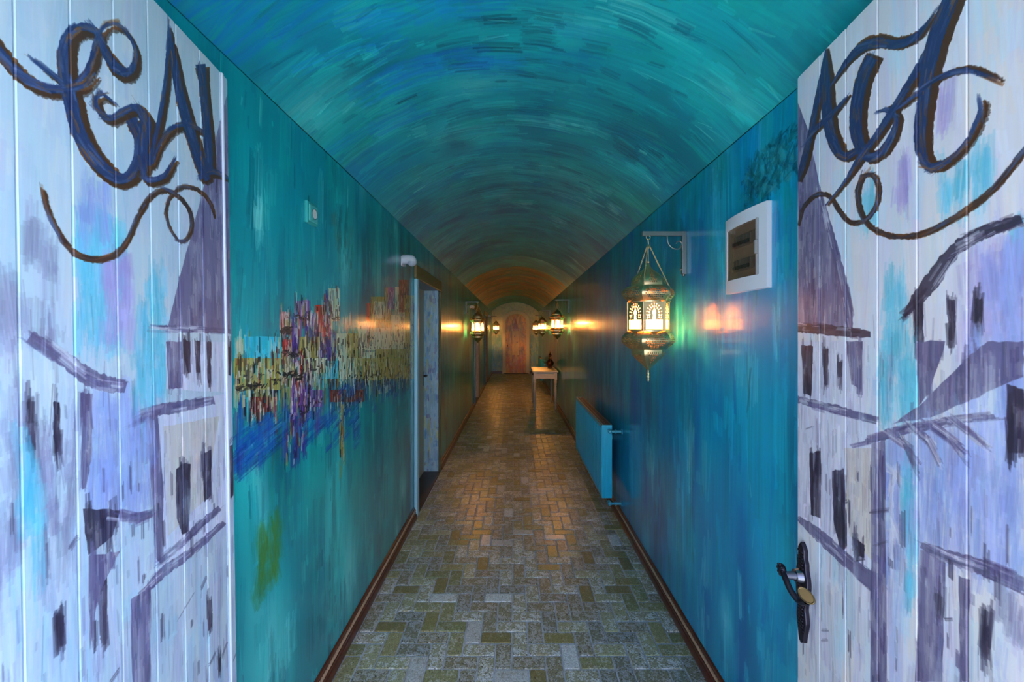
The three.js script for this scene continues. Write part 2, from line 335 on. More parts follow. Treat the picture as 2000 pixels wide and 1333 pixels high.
// left wall before the first doorway, with the painted skyline
const LA0 = 1.05, LA1 = 3.50, WALLTOP = 2.45;
function paintLeftA() {
  const W = 2048, H = 2048, p = wallPaint(W, H, 11, TEAL, [5, 155, 163]), R = p.R;
  const X = (z) => (z / 1000 - LA0) / (LA1 - LA0) * W, Y = (h) => (1 - (EYE + h / 1000) / WALLTOP) * H;
  const K = { p: [125, 74, 154], q: [211, 115, 132], r: [202, 41, 38], i: [74, 48, 149], w: [211, 221, 182], o: [168, 158, 79], c: [36, 202, 226], m: [134, 48, 43], v: [14, 84, 176] };
  // moss-green blot low on the wall, and pale smears
  for (let i = 0; i < 60; i++) p.stroke(X(1340 + R() * 130), Y(-640 - R() * 210), 1.2 + R() * 0.6, 30 + R() * 80, 20 + R() * 40, [[70, 120, 20], [96, 126, 10], [40, 116, 60]][i % 3], 0.16, 7);
  // rain of colour dragged below the city
  for (let i = 0; i < 420; i++) { const z = 1240 + R() * 2200, s = (z - 1240) / 2200, y = -190 - R() * 170 + s * 40 - (1 - s) * 40; p.stroke(X(z), Y(y), Math.PI / 2 + 0.02, 50 + R() * 190, 4 + R() * 22, [[10, 58, 140], [16, 110, 150], [88, 150, 150], [96, 96, 40], [70, 40, 110], [20, 150, 170]][(R() * 6) | 0], 0.14 + R() * 0.2, 5); }
  for (let i = 0; i < 22; i++) p.stroke(X(1250 + R() * 900), Y(-300 - R() * 130), -0.22, 80 + R() * 200, 6 + R() * 26, [[8, 40, 150], [0, 90, 150], [30, 20, 110]][i % 3], 0.35, 6);
  { let step = 0, until = 0;   // ragged skyline of narrow houses: tall strokes from a stepped top down to the waterline
    const tones = [[190, 182, 100], [166, 156, 78], [176, 170, 96], [212, 214, 186], [150, 126, 56], [150, 60, 46], [40, 180, 190], [222, 222, 204], [150, 176, 166], [44, 36, 40]];
    for (let z = 1235; z < 3490; z += 2.2) { const s = (z - 1235) / 2255; if (z > until) { until = z + 26 + R() * 80; step = R(); }
      const bottom = -205 - 200 * s, top = -30 + 300 * s - 150 * step * (0.35 + s) ; const tone = tones[((Math.sin(until * 12.9898) * 43758.5) % 1 + 1) % 1 * tones.length | 0];
      for (let k = 0; k < 2; k++) { const y = bottom + R() * Math.max(40, top - bottom); p.stroke(X(z), Y(y), Math.PI / 2 + (R() - 0.5) * 0.05, 16 + R() * 70, 3 + R() * 9, R() < 0.5 ? tone : tones[(R() * tones.length) | 0], 0.6, 4, 22); }
      if (R() < 0.25) { const y = bottom + R() * Math.max(40, top - bottom) * 0.9; p.g.fillStyle = css([26, 22, 28], 0.85); p.g.fillRect(X(z), Y(y), 5 + R() * 8, 14 + R() * 34); }
      if (R() < 0.3) p.stroke(X(z), Y(bottom - R() * 60), Math.PI / 2, 50 + R() * 130, 2 + R() * 8, R() < 0.5 ? tone : [20, 60, 150], 0.5, 3); } }
  // the houses
  for (const [k, ...q] of mural) {
    const pts = []; for (let i = 0; i < q.length; i += 2) pts.push([X(q[i]), Y(q[i + 1])]);
    if (k === 'v' || k === 'i') { for (let i = 0; i < 34; i++) { const [x0, y0] = pts[0], [x1, y1] = pts[2]; p.stroke(x0 + R() * (x1 - x0), y0 + R() * (y1 - y0), k === 'v' && R() < 0.6 ? -0.25 : Math.PI / 2, 30 + R() * 90, 6 + R() * 22, k === 'v' && R() < 0.45 ? [[20, 150, 178], [14, 110, 170], [60, 60, 140], [90, 190, 196]][(R() * 4) | 0] : K[k], 0.42, 6, 30); } continue; }
    p.shape(pts, K[k], 0.8, 0.5);
    const [x0, y0] = pts[0], [x1] = pts[1], [, y1] = pts[2], w = x1 - x0, h = y1 - y0;
    if (h > 30 && k !== 'v' && k !== 'c') for (let i = 0; i < w * h / 1300; i++) { const wx = x0 + R() * w, wy = y0 + R() * h; p.g.fillStyle = css(R() < 0.62 ? [26, 24, 30] : [206, 206, 184], 0.8); p.g.fillRect(wx, wy, 4 + R() * 10, 10 + R() * 34); }
    if (w > 24) for (let i = 0; i < 5; i++) p.stroke(x0 + R() * w, y1 - 10 + R() * 70, Math.PI / 2, 40 + R() * 90, 3 + R() * 12, K[k], 0.5, 4);
  }
  const rects = mural.filter(([k]) => k !== 'v').map(([k, ...q]) => [K[k], X(q[0]), Y((q[1] + q[3]) / 2), X(q[2]), Y((q[5] + q[7]) / 2)]);
  for (let i = 0; i < 2600; i++) {   // drips, panes and flecks inside the houses
    const [c, x0, y0, x1, y1] = rects[(R() * rects.length) | 0], x = x0 + R() * (x1 - x0), y = y0 + R() * (y1 - y0) * 1.12, t = R();
    p.stroke(x, y, Math.PI / 2 + (R() - 0.5) * 0.08, 10 + R() * 60, 2 + R() * 8, t < 0.28 ? [34, 28, 34] : t < 0.5 ? [226, 226, 210] : t < 0.66 ? [170, 160, 86] : t < 0.74 ? [20, 168, 176] : t < 0.8 ? [158, 58, 44] : vary(c, 40, R), 0.7, 3, 20);
  }
  for (let i = 0; i < 40; i++) { const [, x0, , x1, y1] = rects[(R() * rects.length) | 0]; for (let k = 0; k < 12; k++) p.stroke(x0 + R() * (x1 - x0), y1 - 20 + R() * 16, (R() - 0.5) * 1.2, 8 + R() * 22, 2 + R() * 5, [30, 26, 30], 0.7, 2, 8); }
  // scuffs and a plaster patch near the plate
  for (let i = 0; i < 26; i++) p.stroke(X(1900 + R() * 240), Y(330 + R() * 230), 1.4 + R() * 0.5, 40 + R() * 120, 10 + R() * 30, [[30, 66, 74], [104, 120, 104], [10, 84, 96]][i % 3], 0.25, 6);
  return p;
}
// the doors' pictures
const DS = 914, DW = 0.698;
function paintDoor(seed, toX, skyTones, city, letters, swirls) {
  const W = 640, H = 2030, p = new Paint(W, H, seed), R = p.R, g = p.g;
  const pt = (d, h) => [toX(d / 1000) * DS, (0.69 - h / 1000) * DS];
  const K = { t: [92, 186, 212], b: [142, 158, 214], l: [164, 154, 206], g: [132, 136, 164], s: [92, 86, 122], w: [200, 202, 222], k: [48, 42, 62], y: [192, 184, 178] };
  p.fill(skyTones[0]);
  for (let i = 0; i < 1500; i++) p.stroke(R() * W, R() * H, Math.PI / 2 + (R() - 0.5) * 0.25, 40 + R() * 190, 6 + R() * 40, skyTones[(R() * skyTones.length) | 0], 0.16 + R() * 0.2, 7, 10);
  for (let i = 0; i < 260; i++) { const y = (0.38 + R() * 0.62) * H; p.stroke(R() * W, y, Math.PI / 2 + (R() - 0.5) * 0.2, 50 + R() * 200, 8 + R() * 34, [K.b, K.l, K.g, [120, 196, 222], [206, 218, 236]][(R() * 5) | 0], 0.2, 7, 12); }
  for (const [k, t, ...q] of city) {
    const pts = []; for (let i = 0; i < q.length; i += 2) pts.push(pt(q[i], q[i + 1]));
    const soft = 'tblg'.includes(k);
    if (soft) {   // loose upright strokes, no outline
      let x0 = 1e9, x1 = -1e9, y0 = 1e9, y1 = -1e9; for (const [x, y] of pts) { x0 = Math.min(x0, x); x1 = Math.max(x1, x); y0 = Math.min(y0, y); y1 = Math.max(y1, y); }
      const inside = (x, y) => { let c = false; for (let i = 0, j = pts.length - 1; i < pts.length; j = i++) { const [a, b] = pts[i], [e, f] = pts[j]; if (b > y !== f > y && x < (e - a) * (y - b) / (f - b) + a) c = !c; } return c; };
      for (let i = 0; i < (x1 - x0) * (y1 - y0) / 160; i++) { const x = x0 + R() * (x1 - x0), y = y0 + R() * (y1 - y0); if (inside(x, y)) p.stroke(x, y, Math.PI / 2 + (R() - 0.5) * 0.3, 24 + R() * 90, 5 + R() * 22, vary(K[k], 22, R), 0.3, 6, 14); }
      continue;
    }
    if (t === 'p') {
      p.shape(pts, K[k], soft ? 0.45 : k === 'w' || k === 'y' ? 0.75 : 0.82, k === 's' ? 0.9 : 0.5);
      if (k === 'k' || k === 's') { let [cx, cy] = pts.reduce((a, b) => [a[0] + b[0], a[1] + b[1]]).map((v) => v / pts.length); for (let i = 0; i < 8; i++) { const q = pts[(R() * pts.length) | 0]; p.stroke((q[0] * 2 + cx) / 3, (q[1] * 2 + cy) / 3, Math.PI / 2 + (R() - 0.5) * 0.2, 20 + R() * 70, 3 + R() * 12, K[k], 0.5, 4); } }
    } else {
      const [A, B] = p.ribbon(pts, K[k], 0.85, 0, 0, 0, 4);
      for (let i = 0; i < 30; i++) { const j = (R() * (A.length - 2)) | 0, f = R(), x = A[j].x + (B[j].x - A[j].x) * f, y = A[j].y + (B[j].y - A[j].y) * f; p.stroke(x, y, Math.atan2(A[j + 1].y - A[j].y, A[j + 1].x - A[j].x), 20 + R() * 60, 2 + R() * 8, R() < 0.3 ? [206, 208, 222] : vary(K[k], 20, R), 0.5, 3); }
    }
  }
  for (let i = 0; i < 420; i++) p.stroke(R() * W, (0.34 + R() * 0.66) * H, Math.PI / 2 + (R() - 0.5) * 0.16, 30 + R() * 130, 4 + R() * 20, [[206, 214, 232], [196, 200, 226], [150, 156, 200], [112, 106, 146], [170, 206, 226]][(R() * 5) | 0], 0.16, 9, 16);
  for (let i = 0; i < 110; i++) p.stroke(R() * W, (0.42 + R() * 0.58) * H, R() < 0.7 ? Math.PI / 2 : -0.3 - R() * 0.4, 12 + R() * 60, 2 + R() * 9, [56, 50, 74], 0.5, 4, 12);
  for (let i = 0; i < 900; i++) p.stroke(R() * W, (0.3 + R() * 0.7) * H, Math.PI / 2 + (R() - 0.5) * 0.1, 14 + R() * 90, 1 + R() * 5, R() < 0.5 ? [214, 222, 236] : [70, 64, 96], 0.2, 2, 10);
  // lettering: brown under-stroke showing at one rim, dark blue over it, dry dragged light in the stroke
  const write = (list, brownGrow, over, overAlpha, shift) => {
    for (const q of list) {
      const pts = []; for (let i = 0; i < q.length; i += 2) pts.push(pt(q[i], q[i + 1]));
      p.ribbon(pts, [104, 62, 30], 0.95, brownGrow, shift, shift * 0.5, 3);
      p.ribbon(pts, [52, 34, 24], 0.6, brownGrow * 0.4, shift * 1.6, shift, 3);
    }
    for (const q of list) {
      const pts = []; for (let i = 0; i < q.length; i += 2) pts.push(pt(q[i], q[i + 1]));
      const [A, B] = p.ribbon(pts, over, overAlpha, -0.12, -shift * 0.5, 0, 2);
      for (let i = 0; i < A.length * 0.9; i++) { const j = (R() * (A.length - 3)) | 0, f = 0.12 + R() * 0.76, x = A[j].x + (B[j].x - A[j].x) * f, y = A[j].y + (B[j].y - A[j].y) * f; p.stroke(x, y, Math.atan2(A[j + 2].y - A[j].y, A[j + 2].x - A[j].x), 14 + R() * 40, 1 + R() * 4, R() < 0.18 ? [134, 84, 44] : R() < 0.4 ? [74, 92, 134] : vary(over, 14, R), 0.5, 2); }
    }
  };
  write(swirls, 0.15, [58, 44, 44], 0.55, 2);
  write(letters, 0.3, [42, 56, 98], 0.96, 5);
  return p;
}

// ---------------------------------------------------------------- structure: measures
const WL = -0.823, WR = 0.862, END = 15.1, FRONT = 0.42;
const springL = (z) => EYE + 0.785 - 0.075 * Math.min(1, Math.max(0, (z - 2) / 12));
const springR = (z) => EYE + 0.742 - 0.055 * Math.min(1, Math.max(0, (z - 2) / 12));
const GATE = [[3.50, 4.55], [8.54, 9.59], [11.40, 12.45]], GATETOP = 2.05;

// floor: a slab with herringbone stone setts
function noise2(seed, n) { const R = rand(seed), a = new Float32Array(n * n).map(() => R()); return (x, y) => { const xi = Math.floor(x), yi = Math.floor(y), fx = x - xi, fy = y - yi, s = fx * fx * (3 - 2 * fx), t = fy * fy * (3 - 2 * fy), m = (i, j) => a[(((j % n) + n) % n) * n + (((i % n) + n) % n)]; return (m(xi, yi) * (1 - s) + m(xi + 1, yi) * s) * (1 - t) + (m(xi, yi + 1) * (1 - s) + m(xi + 1, yi + 1) * s) * t; }; }
function stone(seed, face, under, hole, cover, pits) {
  const N = 512, n1 = noise2(seed, 16), n2 = noise2(seed + 1, 32), n3 = noise2(seed + 2, 64), n4 = noise2(seed + 3, 128), c = new Uint8Array(N * N * 4), b = new Uint8Array(N * N * 4);
  for (let y = 0; y < N; y++) for (let x = 0; x < N; x++) {
    const u = x / N, v = y / N, a = n1(u * 16, v * 16) * 0.26 + n2(u * 32, v * 32) * 0.26 + n3(u * 64, v * 64) * 0.26 + n4(u * 128, v * 128) * 0.22, e = n3(u * 64 + 9, v * 64 + 5) * 0.55 + n4(u * 128 + 3, v * 128) * 0.45, k = (y * N + x) * 4;
    const skin = Math.min(1, Math.max(0, (cover - a) * 14)), pit = Math.min(1, Math.max(0, (pits - e) * 9)), g = 0.84 + 0.32 * n4(v * 128, u * 128 + 7);
    for (let i = 0; i < 3; i++) c[k + i] = Math.min(255, ((under[i] * (1 - skin) + face[i] * skin) * (1 - pit) + hole[i] * pit) * g);
    c[k + 3] = 255; b[k] = b[k + 1] = b[k + 2] = 255 * (0.45 + 0.4 * skin - 0.42 * pit + 0.1 * (g - 1)); b[k + 3] = 255;
  }
  const make = (d, s) => { const t = new THREE.DataTexture(d, N, N); t.wrapS = t.wrapT = THREE.RepeatWrapping; t.magFilter = t.minFilter = THREE.LinearFilter; if (s) t.colorSpace = THREE.SRGBColorSpace; t.needsUpdate = true; return t; };
  return [make(c, true), make(b, false)];
}
const stones = [
  stone(101, [236, 233, 230], [206, 198, 180], [144, 134, 116], 0.66, 0.22),   // clean pale
  stone(111, [234, 231, 228], [184, 176, 144], [122, 112, 92], 0.53, 0.33),    // pitted, half worn
  stone(121, [226, 224, 218], [188, 182, 142], [130, 122, 96], 0.46, 0.32),    // olive with pale flecks
  stone(131, [210, 204, 180], [186, 176, 132], [134, 124, 92], 0.42, 0.25),     // plain olive brown
];
const stoneMats = [];
for (const [i, tints] of [[0, [0xffffff, 0xe9e6e4]], [1, [0xffffff, 0xdcd8d2, 0xcfd2d6]], [2, [0xffffff, 0xe4e2d0, 0xccd0bc]], [3, [0xf4f0e4, 0xe0dcc4, 0xd0c6b0]]])
  for (const t of tints) stoneMats.push(new THREE.MeshPhysicalMaterial({ map: stones[i][0], bumpMap: stones[i][1], bumpScale: 0.0016, color: t, roughness: 0.31, specularIntensity: 1 }));
const floor = structure('floor', 'herringbone floor of worn travertine setts down the passage', 'floor');
{
  const grout = new THREE.MeshPhysicalMaterial({ map: stones[0][0].clone(), color: 0xd6dae8, roughness: 0.6 });
  grout.map.repeat.set(8, 8); grout.map.needsUpdate = true;
  part('grout_bed', box(WR - WL + 0.4, 0.12, END - 0.08 + 0.2, (WL + WR) / 2, -0.0635, -(END + 0.28) / 2), grout, floor);
  const P = 0.0784, X0 = -0.013, Z0 = 2.1337, R = rand(5), J = 0.0075, far = [], farMats = [], list = [];
  const xl = WL + 0.012, xr = WR - 0.012;
  for (let c = -12; c <= 12; c++) for (let r = -170; r <= 24; r++) {   // rows count towards the camera
    const k = (((c + r) % 4) + 4) % 4; if (k !== 0 && k !== 2) continue;
    let xa = X0 + c * P, xb = xa + (k === 2 ? 2 : 1) * P, zf = Z0 - r * P, zn = zf - (k === 0 ? 2 : 1) * P;
    xa = Math.max(xa, xl); xb = Math.min(xb, xr); zf = Math.min(zf, END); zn = Math.max(zn, 0.12);
    if (xb - xa < 0.016 || zf - zn < 0.016) continue;
    const w = xb - xa - J, l = zf - zn - J, x = (xa + xb) / 2, z = (zn + zf) / 2;
    const worn = Math.exp(-(((x - 0.02) / 0.42) ** 2)) * (z < 3.2 ? 1 : 0.7), q = R();
    let m = q < 0.16 * worn ? (R() * 2) | 0 : q < 0.16 * worn + 0.36 + 0.44 * worn ? 2 + ((R() * 3) | 0) : q < 0.86 ? 5 + ((R() * 3) | 0) : 8 + ((R() * 3) | 0);
    list.push({ w: +w.toFixed(4), l: +l.toFixed(4), x, z, m, y: (R() - 0.5) * 0.003, a: (R() - 0.5) * 0.012, b: (R() - 0.5) * 0.02, uv: (R() * 5) | 0 });
  }
  list.sort((p, q) => p.z - q.z);
  const cache = {}; let count = 0;
  for (const s of list) {
    const key = `${s.w},${s.l},${s.uv}`, geo = cache[key] ??= block(s.w, s.l, 0.012, 0.0028, s.uv * 0.37, s.uv * 0.61, 2.6);
    if (s.z > 1.86 && count < 300) { count++; const b = part(numbered('paver'), geo, stoneMats[s.m], floor, [s.x, s.y, -s.z]); b.rotation.set(s.a, s.b, s.a * 0.7); } else far.push([s.m, geo.clone().rotateY(s.b).translate(s.x, s.y, -s.z)]);
  }
  far.sort((p, q) => p[0] - q[0]);
  const groups = stoneMats.map((_, i) => far.filter((f) => f[0] === i).map((f) => f[1]));
  const used = groups.map((g, i) => [g, i]).filter(([g]) => g.length);
  const mesh = part('paver_field', mergeGeometries(used.map(([g]) => mergeGeometries(g)), true), used.map(([, i]) => stoneMats[i]), floor); mesh.userData.kind = 'stuff';
}

// walls
const back = 0.26;
const pLA = paintLeftA();
const pLB = wallPaint(2048, 512, 23, TEAL, [5, 155, 163]);
const pRA = wallPaint(2048, 1152, 37, BLUE, [0, 147, 190]);
{ // rough rendered plaster patch and green upper part of the right wall
  const R = pRA.R, X = (z) => (z - 1.1) / (5.2 - 1.1) * 2048, Y = (y) => (1 - y / WALLTOP) * 1152;
  for (let i = 0; i < 420; i++) { const z = 1.1 + R() * 4.1; pRA.stroke(X(z), Y(1.72 + R() * 0.66), Math.PI / 2 + (R() - 0.5) * 0.2, 30 + R() * 150, 10 + R() * 40, [[0, 132, 142], [3, 112, 124], [8, 157, 155], [0, 122, 168], [5, 140, 132]][(R() * 5) | 0], 0.26, 8); }
  for (let i = 0; i < 260; i++) { const z = 2.0 + R() * 3.2; pRA.stroke(X(z), Y(R() * 2.3), Math.PI / 2, 60 + R() * 200, 10 + R() * 40, [[0, 142, 155], [3, 117, 132], [0, 157, 178]][(R() * 3) | 0], 0.24, 8); }
  for (let i = 0; i < 240; i++) { const z = 1.22 + R() * 0.28 + R() * 0.12; pRA.stroke(X(z), Y(2.02 + R() * 0.16 - (z - 1.22) * 0.1), R() * 3, 8 + R() * 26, 3 + R() * 8, [[10, 92, 104], [60, 150, 160], [4, 60, 80], [20, 116, 120]][(R() * 4) | 0], 0.5, 3); }
}
const pRB = wallPaint(2048, 512, 41, [...TEAL, ...BLUE], [0, 150, 170]);
const wallLA = lacquer(pLA), wallLB = lacquer(pLB), wallRA = lacquer(pRA), wallRB = lacquer(pRB);
const uvL = (z0, z1) => ([, y, z]) => [(-z - z0) / (z1 - z0), y / WALLTOP];
const wallLeft = structure('wall_left', 'teal lacquered wall on the left with a painted city skyline', 'wall');
const leftPiece = (name, z0, z1, y0, material, t0, t1) => part(name, solid([[WL, y0, -z0], [WL, y0, -z1], [WL, springL(z1), -z1], [WL, springL(z0), -z0]], [[WL - back, y0, -z0], [WL - back, y0, -z1], [WL - back, springL(z1), -z1], [WL - back, springL(z0), -z0]], uvL(t0, t1)), material, wallLeft);
leftPiece('mural_wall', FRONT, GATE[0][0], 0, wallLA, LA0, LA1);
for (let i = 0; i < 3; i++) { leftPiece('wall_over_doorway', GATE[i][0], GATE[i][1], GATETOP, i ? wallLB : wallLB, 3.3, END); leftPiece('wall_section', GATE[i][1], i < 2 ? GATE[i + 1][0] : END, 0, wallLB, 3.3, END); }
const wallRight = structure('wall_right', 'blue and teal lacquered wall on the right behind the lanterns', 'wall');
for (const [z0, z1, m, t0, t1] of [[FRONT, 5.2, wallRA, 1.1, 5.2], [5.2, END, wallRB, 5.2, END]])
  part('wall_section', solid([[WR, 0, -z1], [WR, 0, -z0], [WR, springR(z0), -z0], [WR, springR(z1), -z1]], [[WR + back, 0, -z1], [WR + back, 0, -z0], [WR + back, springR(z0), -z0], [WR + back, springR(z1), -z1]], uvL(t0, t1)), m, wallRight);

// the vault
const pVA = wallPaint(2048, 2048, 53, VAULT, [3, 150, 163], { n: 1.3, long: 1.5, spread: 0.1, bold: 0.95 });
{ const R = pVA.R, u = (z) => (z - 1.1) / 4.9 * 2048;
  for (let i = 0; i < 24; i++) pVA.stroke(u(1.1 + R() * 0.9), 2048 * (0.55 + R() * 0.45), Math.PI / 2 + (R() - 0.5) * 0.2, 160 + R() * 300, 20 + R() * 50, [[0, 112, 203], [0, 137, 218]][i % 2], 0.26, 9); }
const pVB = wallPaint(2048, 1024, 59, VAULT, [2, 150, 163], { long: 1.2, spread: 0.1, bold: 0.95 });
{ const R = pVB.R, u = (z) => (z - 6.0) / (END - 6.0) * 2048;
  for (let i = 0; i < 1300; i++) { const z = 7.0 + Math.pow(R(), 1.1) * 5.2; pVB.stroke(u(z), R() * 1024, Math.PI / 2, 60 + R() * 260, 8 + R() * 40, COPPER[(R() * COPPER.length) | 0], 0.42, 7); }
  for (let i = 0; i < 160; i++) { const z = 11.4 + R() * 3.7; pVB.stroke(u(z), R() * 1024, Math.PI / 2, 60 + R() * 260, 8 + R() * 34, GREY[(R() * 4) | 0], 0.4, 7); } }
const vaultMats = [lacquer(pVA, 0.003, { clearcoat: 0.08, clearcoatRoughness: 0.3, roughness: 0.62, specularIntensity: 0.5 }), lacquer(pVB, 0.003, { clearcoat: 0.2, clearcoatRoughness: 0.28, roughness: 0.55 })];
const RISE = 0.335;
function vaultPoint(t, z) {   // t from the left spring to the right
  const a = [WL, springL(z)], b = [WR, springR(z)], half = (WR - WL) / 2, r = (half * half + RISE * RISE) / (2 * RISE), open = Math.asin(half / r), w = -open + 2 * open * t;
  return [(a[0] + b[0]) / 2 + r * Math.sin(w), a[1] + (b[1] - a[1]) * t + r * Math.cos(w) - (r - RISE), -z];
}
const ceiling = structure('ceiling', 'barrel vault ceiling brushed in teal with copper far end', 'ceiling');
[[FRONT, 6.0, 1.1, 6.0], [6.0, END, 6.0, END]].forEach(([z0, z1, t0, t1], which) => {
  const nz = which ? 30 : 40, nt = 28, pos = [], uv = [], idx = [], R = rand(77 + which);
  const add = (p, a, b) => { pos.push(...p); uv.push(a, b); return pos.length / 3 - 1; };
  const inner = [], outer = [];
  for (let i = 0; i <= nz; i++) for (let j = 0; j <= nt; j++) {
    const z = z0 + (z1 - z0) * i / nz, t = j / nt, p = vaultPoint(t, z), edge = i % nz && j % nt ? 1 : 0;
    inner.push(add([p[0], p[1] + edge * (R() - 0.5) * 0.006, p[2]], (z - t0) / (t1 - t0), t));
    outer.push(add([WL - back + (WR - WL + 2 * back) * t, 2.86, -z], 0.5, t));
  }
  const at = (a, i, j) => a[i * (nt + 1) + j], quad = (a, b, c, d) => idx.push(a, b, c, a, c, d);
  const finish = () => { const g = new THREE.BufferGeometry(); g.setAttribute('position', new THREE.Float32BufferAttribute(pos, 3)); g.setAttribute('uv', new THREE.Float32BufferAttribute(uv, 2)); g.setIndex(idx.splice(0)); g.computeVertexNormals(); return g; };
  for (let i = 0; i < nz; i++) for (let j = 0; j < nt; j++) quad(at(inner, i, j), at(inner, i + 1, j), at(inner, i + 1, j + 1), at(inner, i, j + 1));
  const under = finish();
  for (let i = 0; i < nz; i++) for (let j = 0; j < nt; j++) quad(at(outer, i, j + 1), at(outer, i + 1, j + 1), at(outer, i + 1, j), at(outer, i, j));
  for (let i = 0; i < nz; i++) { quad(at(outer, i, 0), at(outer, i + 1, 0), at(inner, i + 1, 0), at(inner, i, 0)); quad(at(inner, i, nt), at(inner, i + 1, nt), at(outer, i + 1, nt), at(outer, i, nt)); }
  for (let j = 0; j < nt; j++) { quad(at(inner, 0, j), at(inner, 0, j + 1), at(outer, 0, j + 1), at(outer, 0, j)); quad(at(inner, nz, j + 1), at(inner, nz, j), at(outer, nz, j), at(outer, nz, j + 1)); }
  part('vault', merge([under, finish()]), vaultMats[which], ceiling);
});
// the walls' outer shoulders that carry the vault, so that no daylight leaks in above them
for (const [side, x] of [['left', WL - back / 2 - 0.001], ['right', WR + back / 2 + 0.001]])
  part('shoulder', box(back - 0.01, 0.8, END - FRONT + 0.2, x, 2.46, -(END + FRONT) / 2).translate(side === 'left' ? -back * 0.5 : back * 0.5, 0, 0), plain(0x8f8a80, 0.9), ceiling);

// end wall with an arched door
const END_S = springL(END);
const pEnd = new Paint(640, 1024, 61);
{ const R = pEnd.R; pEnd.fill([196, 204, 178]);
  for (let i = 0; i < 700; i++) pEnd.stroke(R() * 640, R() * 560, R() * 3, 20 + R() * 60, 8 + R() * 26, [[214, 216, 186], [180, 192, 164], [226, 226, 204], [156, 176, 156]][(R() * 4) | 0], 0.3, 6);
  for (let i = 0; i < 700; i++) { const y = 540 + R() * 490; pEnd.stroke(R() * 640, y, Math.PI / 2, 30 + R() * 90, 8 + R() * 30, y < 640 ? [[130, 176, 176], [100, 168, 180], [156, 190, 180]][(R() * 3) | 0] : [[110, 176, 216], [130, 194, 230], [96, 164, 200], [150, 204, 230]][(R() * 4) | 0], 0.4, 6); } }
const wallBack = structure('wall_back', 'mottled cream and blue end wall around the arched door', 'wall');
part('end_wall', solid([[WL - back, 0, -END], [WR + back, 0, -END], [WR + back, 2.86, -END], [WL - back, 2.86, -END]], [[WL - back, 0, -END - 0.25], [WR + back, 0, -END - 0.25], [WR + back, 2.86, -END - 0.25], [WL - back, 2.86, -END - 0.25]], ([x, y]) => [(x - WL) / (WR - WL), Math.min(1, y / 2.55)]), lacquer(pEnd, 0.003, { clearcoat: 0.2, clearcoatRoughness: 0.3 }), wallBack);
function archShape(w, h) { const s = new THREE.Shape(), r = w / 2; s.moveTo(-r, 0); s.lineTo(r, 0); s.lineTo(r, h - r * 0.86); s.bezierCurveTo(r, h - r * 0.3, r * 0.55, h, 0, h); s.bezierCurveTo(-r * 0.55, h, -r, h - r * 0.3, -r, h - r * 0.86); s.lineTo(-r, 0); return s; }
{ const d = structure('door_6', 'arched door at the far end painted with an orange tower', 'door', [0.05, 0, -END]);
  const p = new Paint(320, 896, 67), R = p.R; p.fill([230, 170, 72]);
  for (let i = 0; i < 900; i++) { const y = R() * 896; p.stroke(R() * 320, y, Math.PI / 2 + (R() - 0.5) * 0.3, 20 + R() * 120, 4 + R() * 26, (y > 620 ? [[214, 120, 72], [160, 110, 140], [236, 176, 80], [206, 84, 66], [220, 196, 190]] : [[220, 158, 60], [240, 190, 84], [120, 76, 40], [80, 84, 70], [216, 132, 56], [160, 150, 100]])[(R() * (y > 620 ? 5 : 6)) | 0], 0.34, 6); }
  p.shape([[104, 250], [206, 250], [206, 620], [104, 620]], [240, 188, 96], 0.9, 0.2); p.shape([[96, 226], [214, 226], [214, 258], [96, 258]], [244, 170, 110], 0.92, 0.3); p.shape([[155, 60], [200, 226], [110, 226]], [150, 70, 50], 0.95, 0.3);
  for (const [x, y] of [[118, 234], [142, 234], [166, 234], [190, 234], [135, 330], [170, 420]]) p.shape([[x, y], [x + 12, y], [x + 12, y + 18], [x, y + 18]], [70, 34, 24], 0.9, 0.1);
  const uvArch = (g, w, h) => { const q = g.attributes.position, uv = g.attributes.uv; for (let i = 0; i < q.count; i++) uv.setXY(i, q.getX(i) / w + 0.5, q.getY(i) / h); return g; };
  part('leaf', uvArch(new THREE.ExtrudeGeometry(archShape(0.755, 2.14), { depth: 0.03, bevelEnabled: false, curveSegments: 16 }), 0.755, 2.14), lacquer(p, 0.002, { clearcoat: 0.3, clearcoatRoughness: 0.25 }), d, [0, 0.01, 0.002]);
  const ring = archShape(0.95, 2.255); ring.holes.push(archShape(0.75, 2.15));
  part('arch_frame', new THREE.ExtrudeGeometry(ring, { depth: 0.07, bevelEnabled: true, bevelSize: 0.012, bevelThickness: 0.012, curveSegments: 16 }), plain(0xe0d2bc, 0.5), d, [0, 0, 0]);
  part('door_knob', new THREE.SphereGeometry(0.022, 14, 10).scale(1, 1, 0.8), plain(0x4a3624, 0.35, 1), d, [-0.31, 1.0, 0.062]);
  part('threshold', box(0.9, 0.02, 0.12, 0, 0.01, 0.1), plain(0x3a2418, 0.5), d);
}

// the front of the house around the opening, and the street outside (behind the camera)
const wallFront = structure('wall_front', 'street front of the house around the entrance opening', 'wall');
{ const stucco = plain(0xcfc4b0, 0.9), z = -FRONT + 0.17;
  const OL = -0.70, OR = 0.725, H = 4.2;
  part('pier', box(4 + OL, H, 0.34, (-4 + OL) / 2, H / 2, z), stucco, wallFront); part('pier', box(4 - OR, H, 0.34, (4 + OR) / 2, H / 2, z), stucco, wallFront);
  part('lintel', box(OR - OL, H - 2.24, 0.34, (OL + OR) / 2, (H + 2.24) / 2, z), stucco, wallFront); }
const street = structure('ground_outside', 'pale stone paved street in front of the entrance', 'ground');
part('paving', box(40, 0.2, 30, 0, -0.115, -0.09 + 15), plain(0xccccca, 0.9), street);

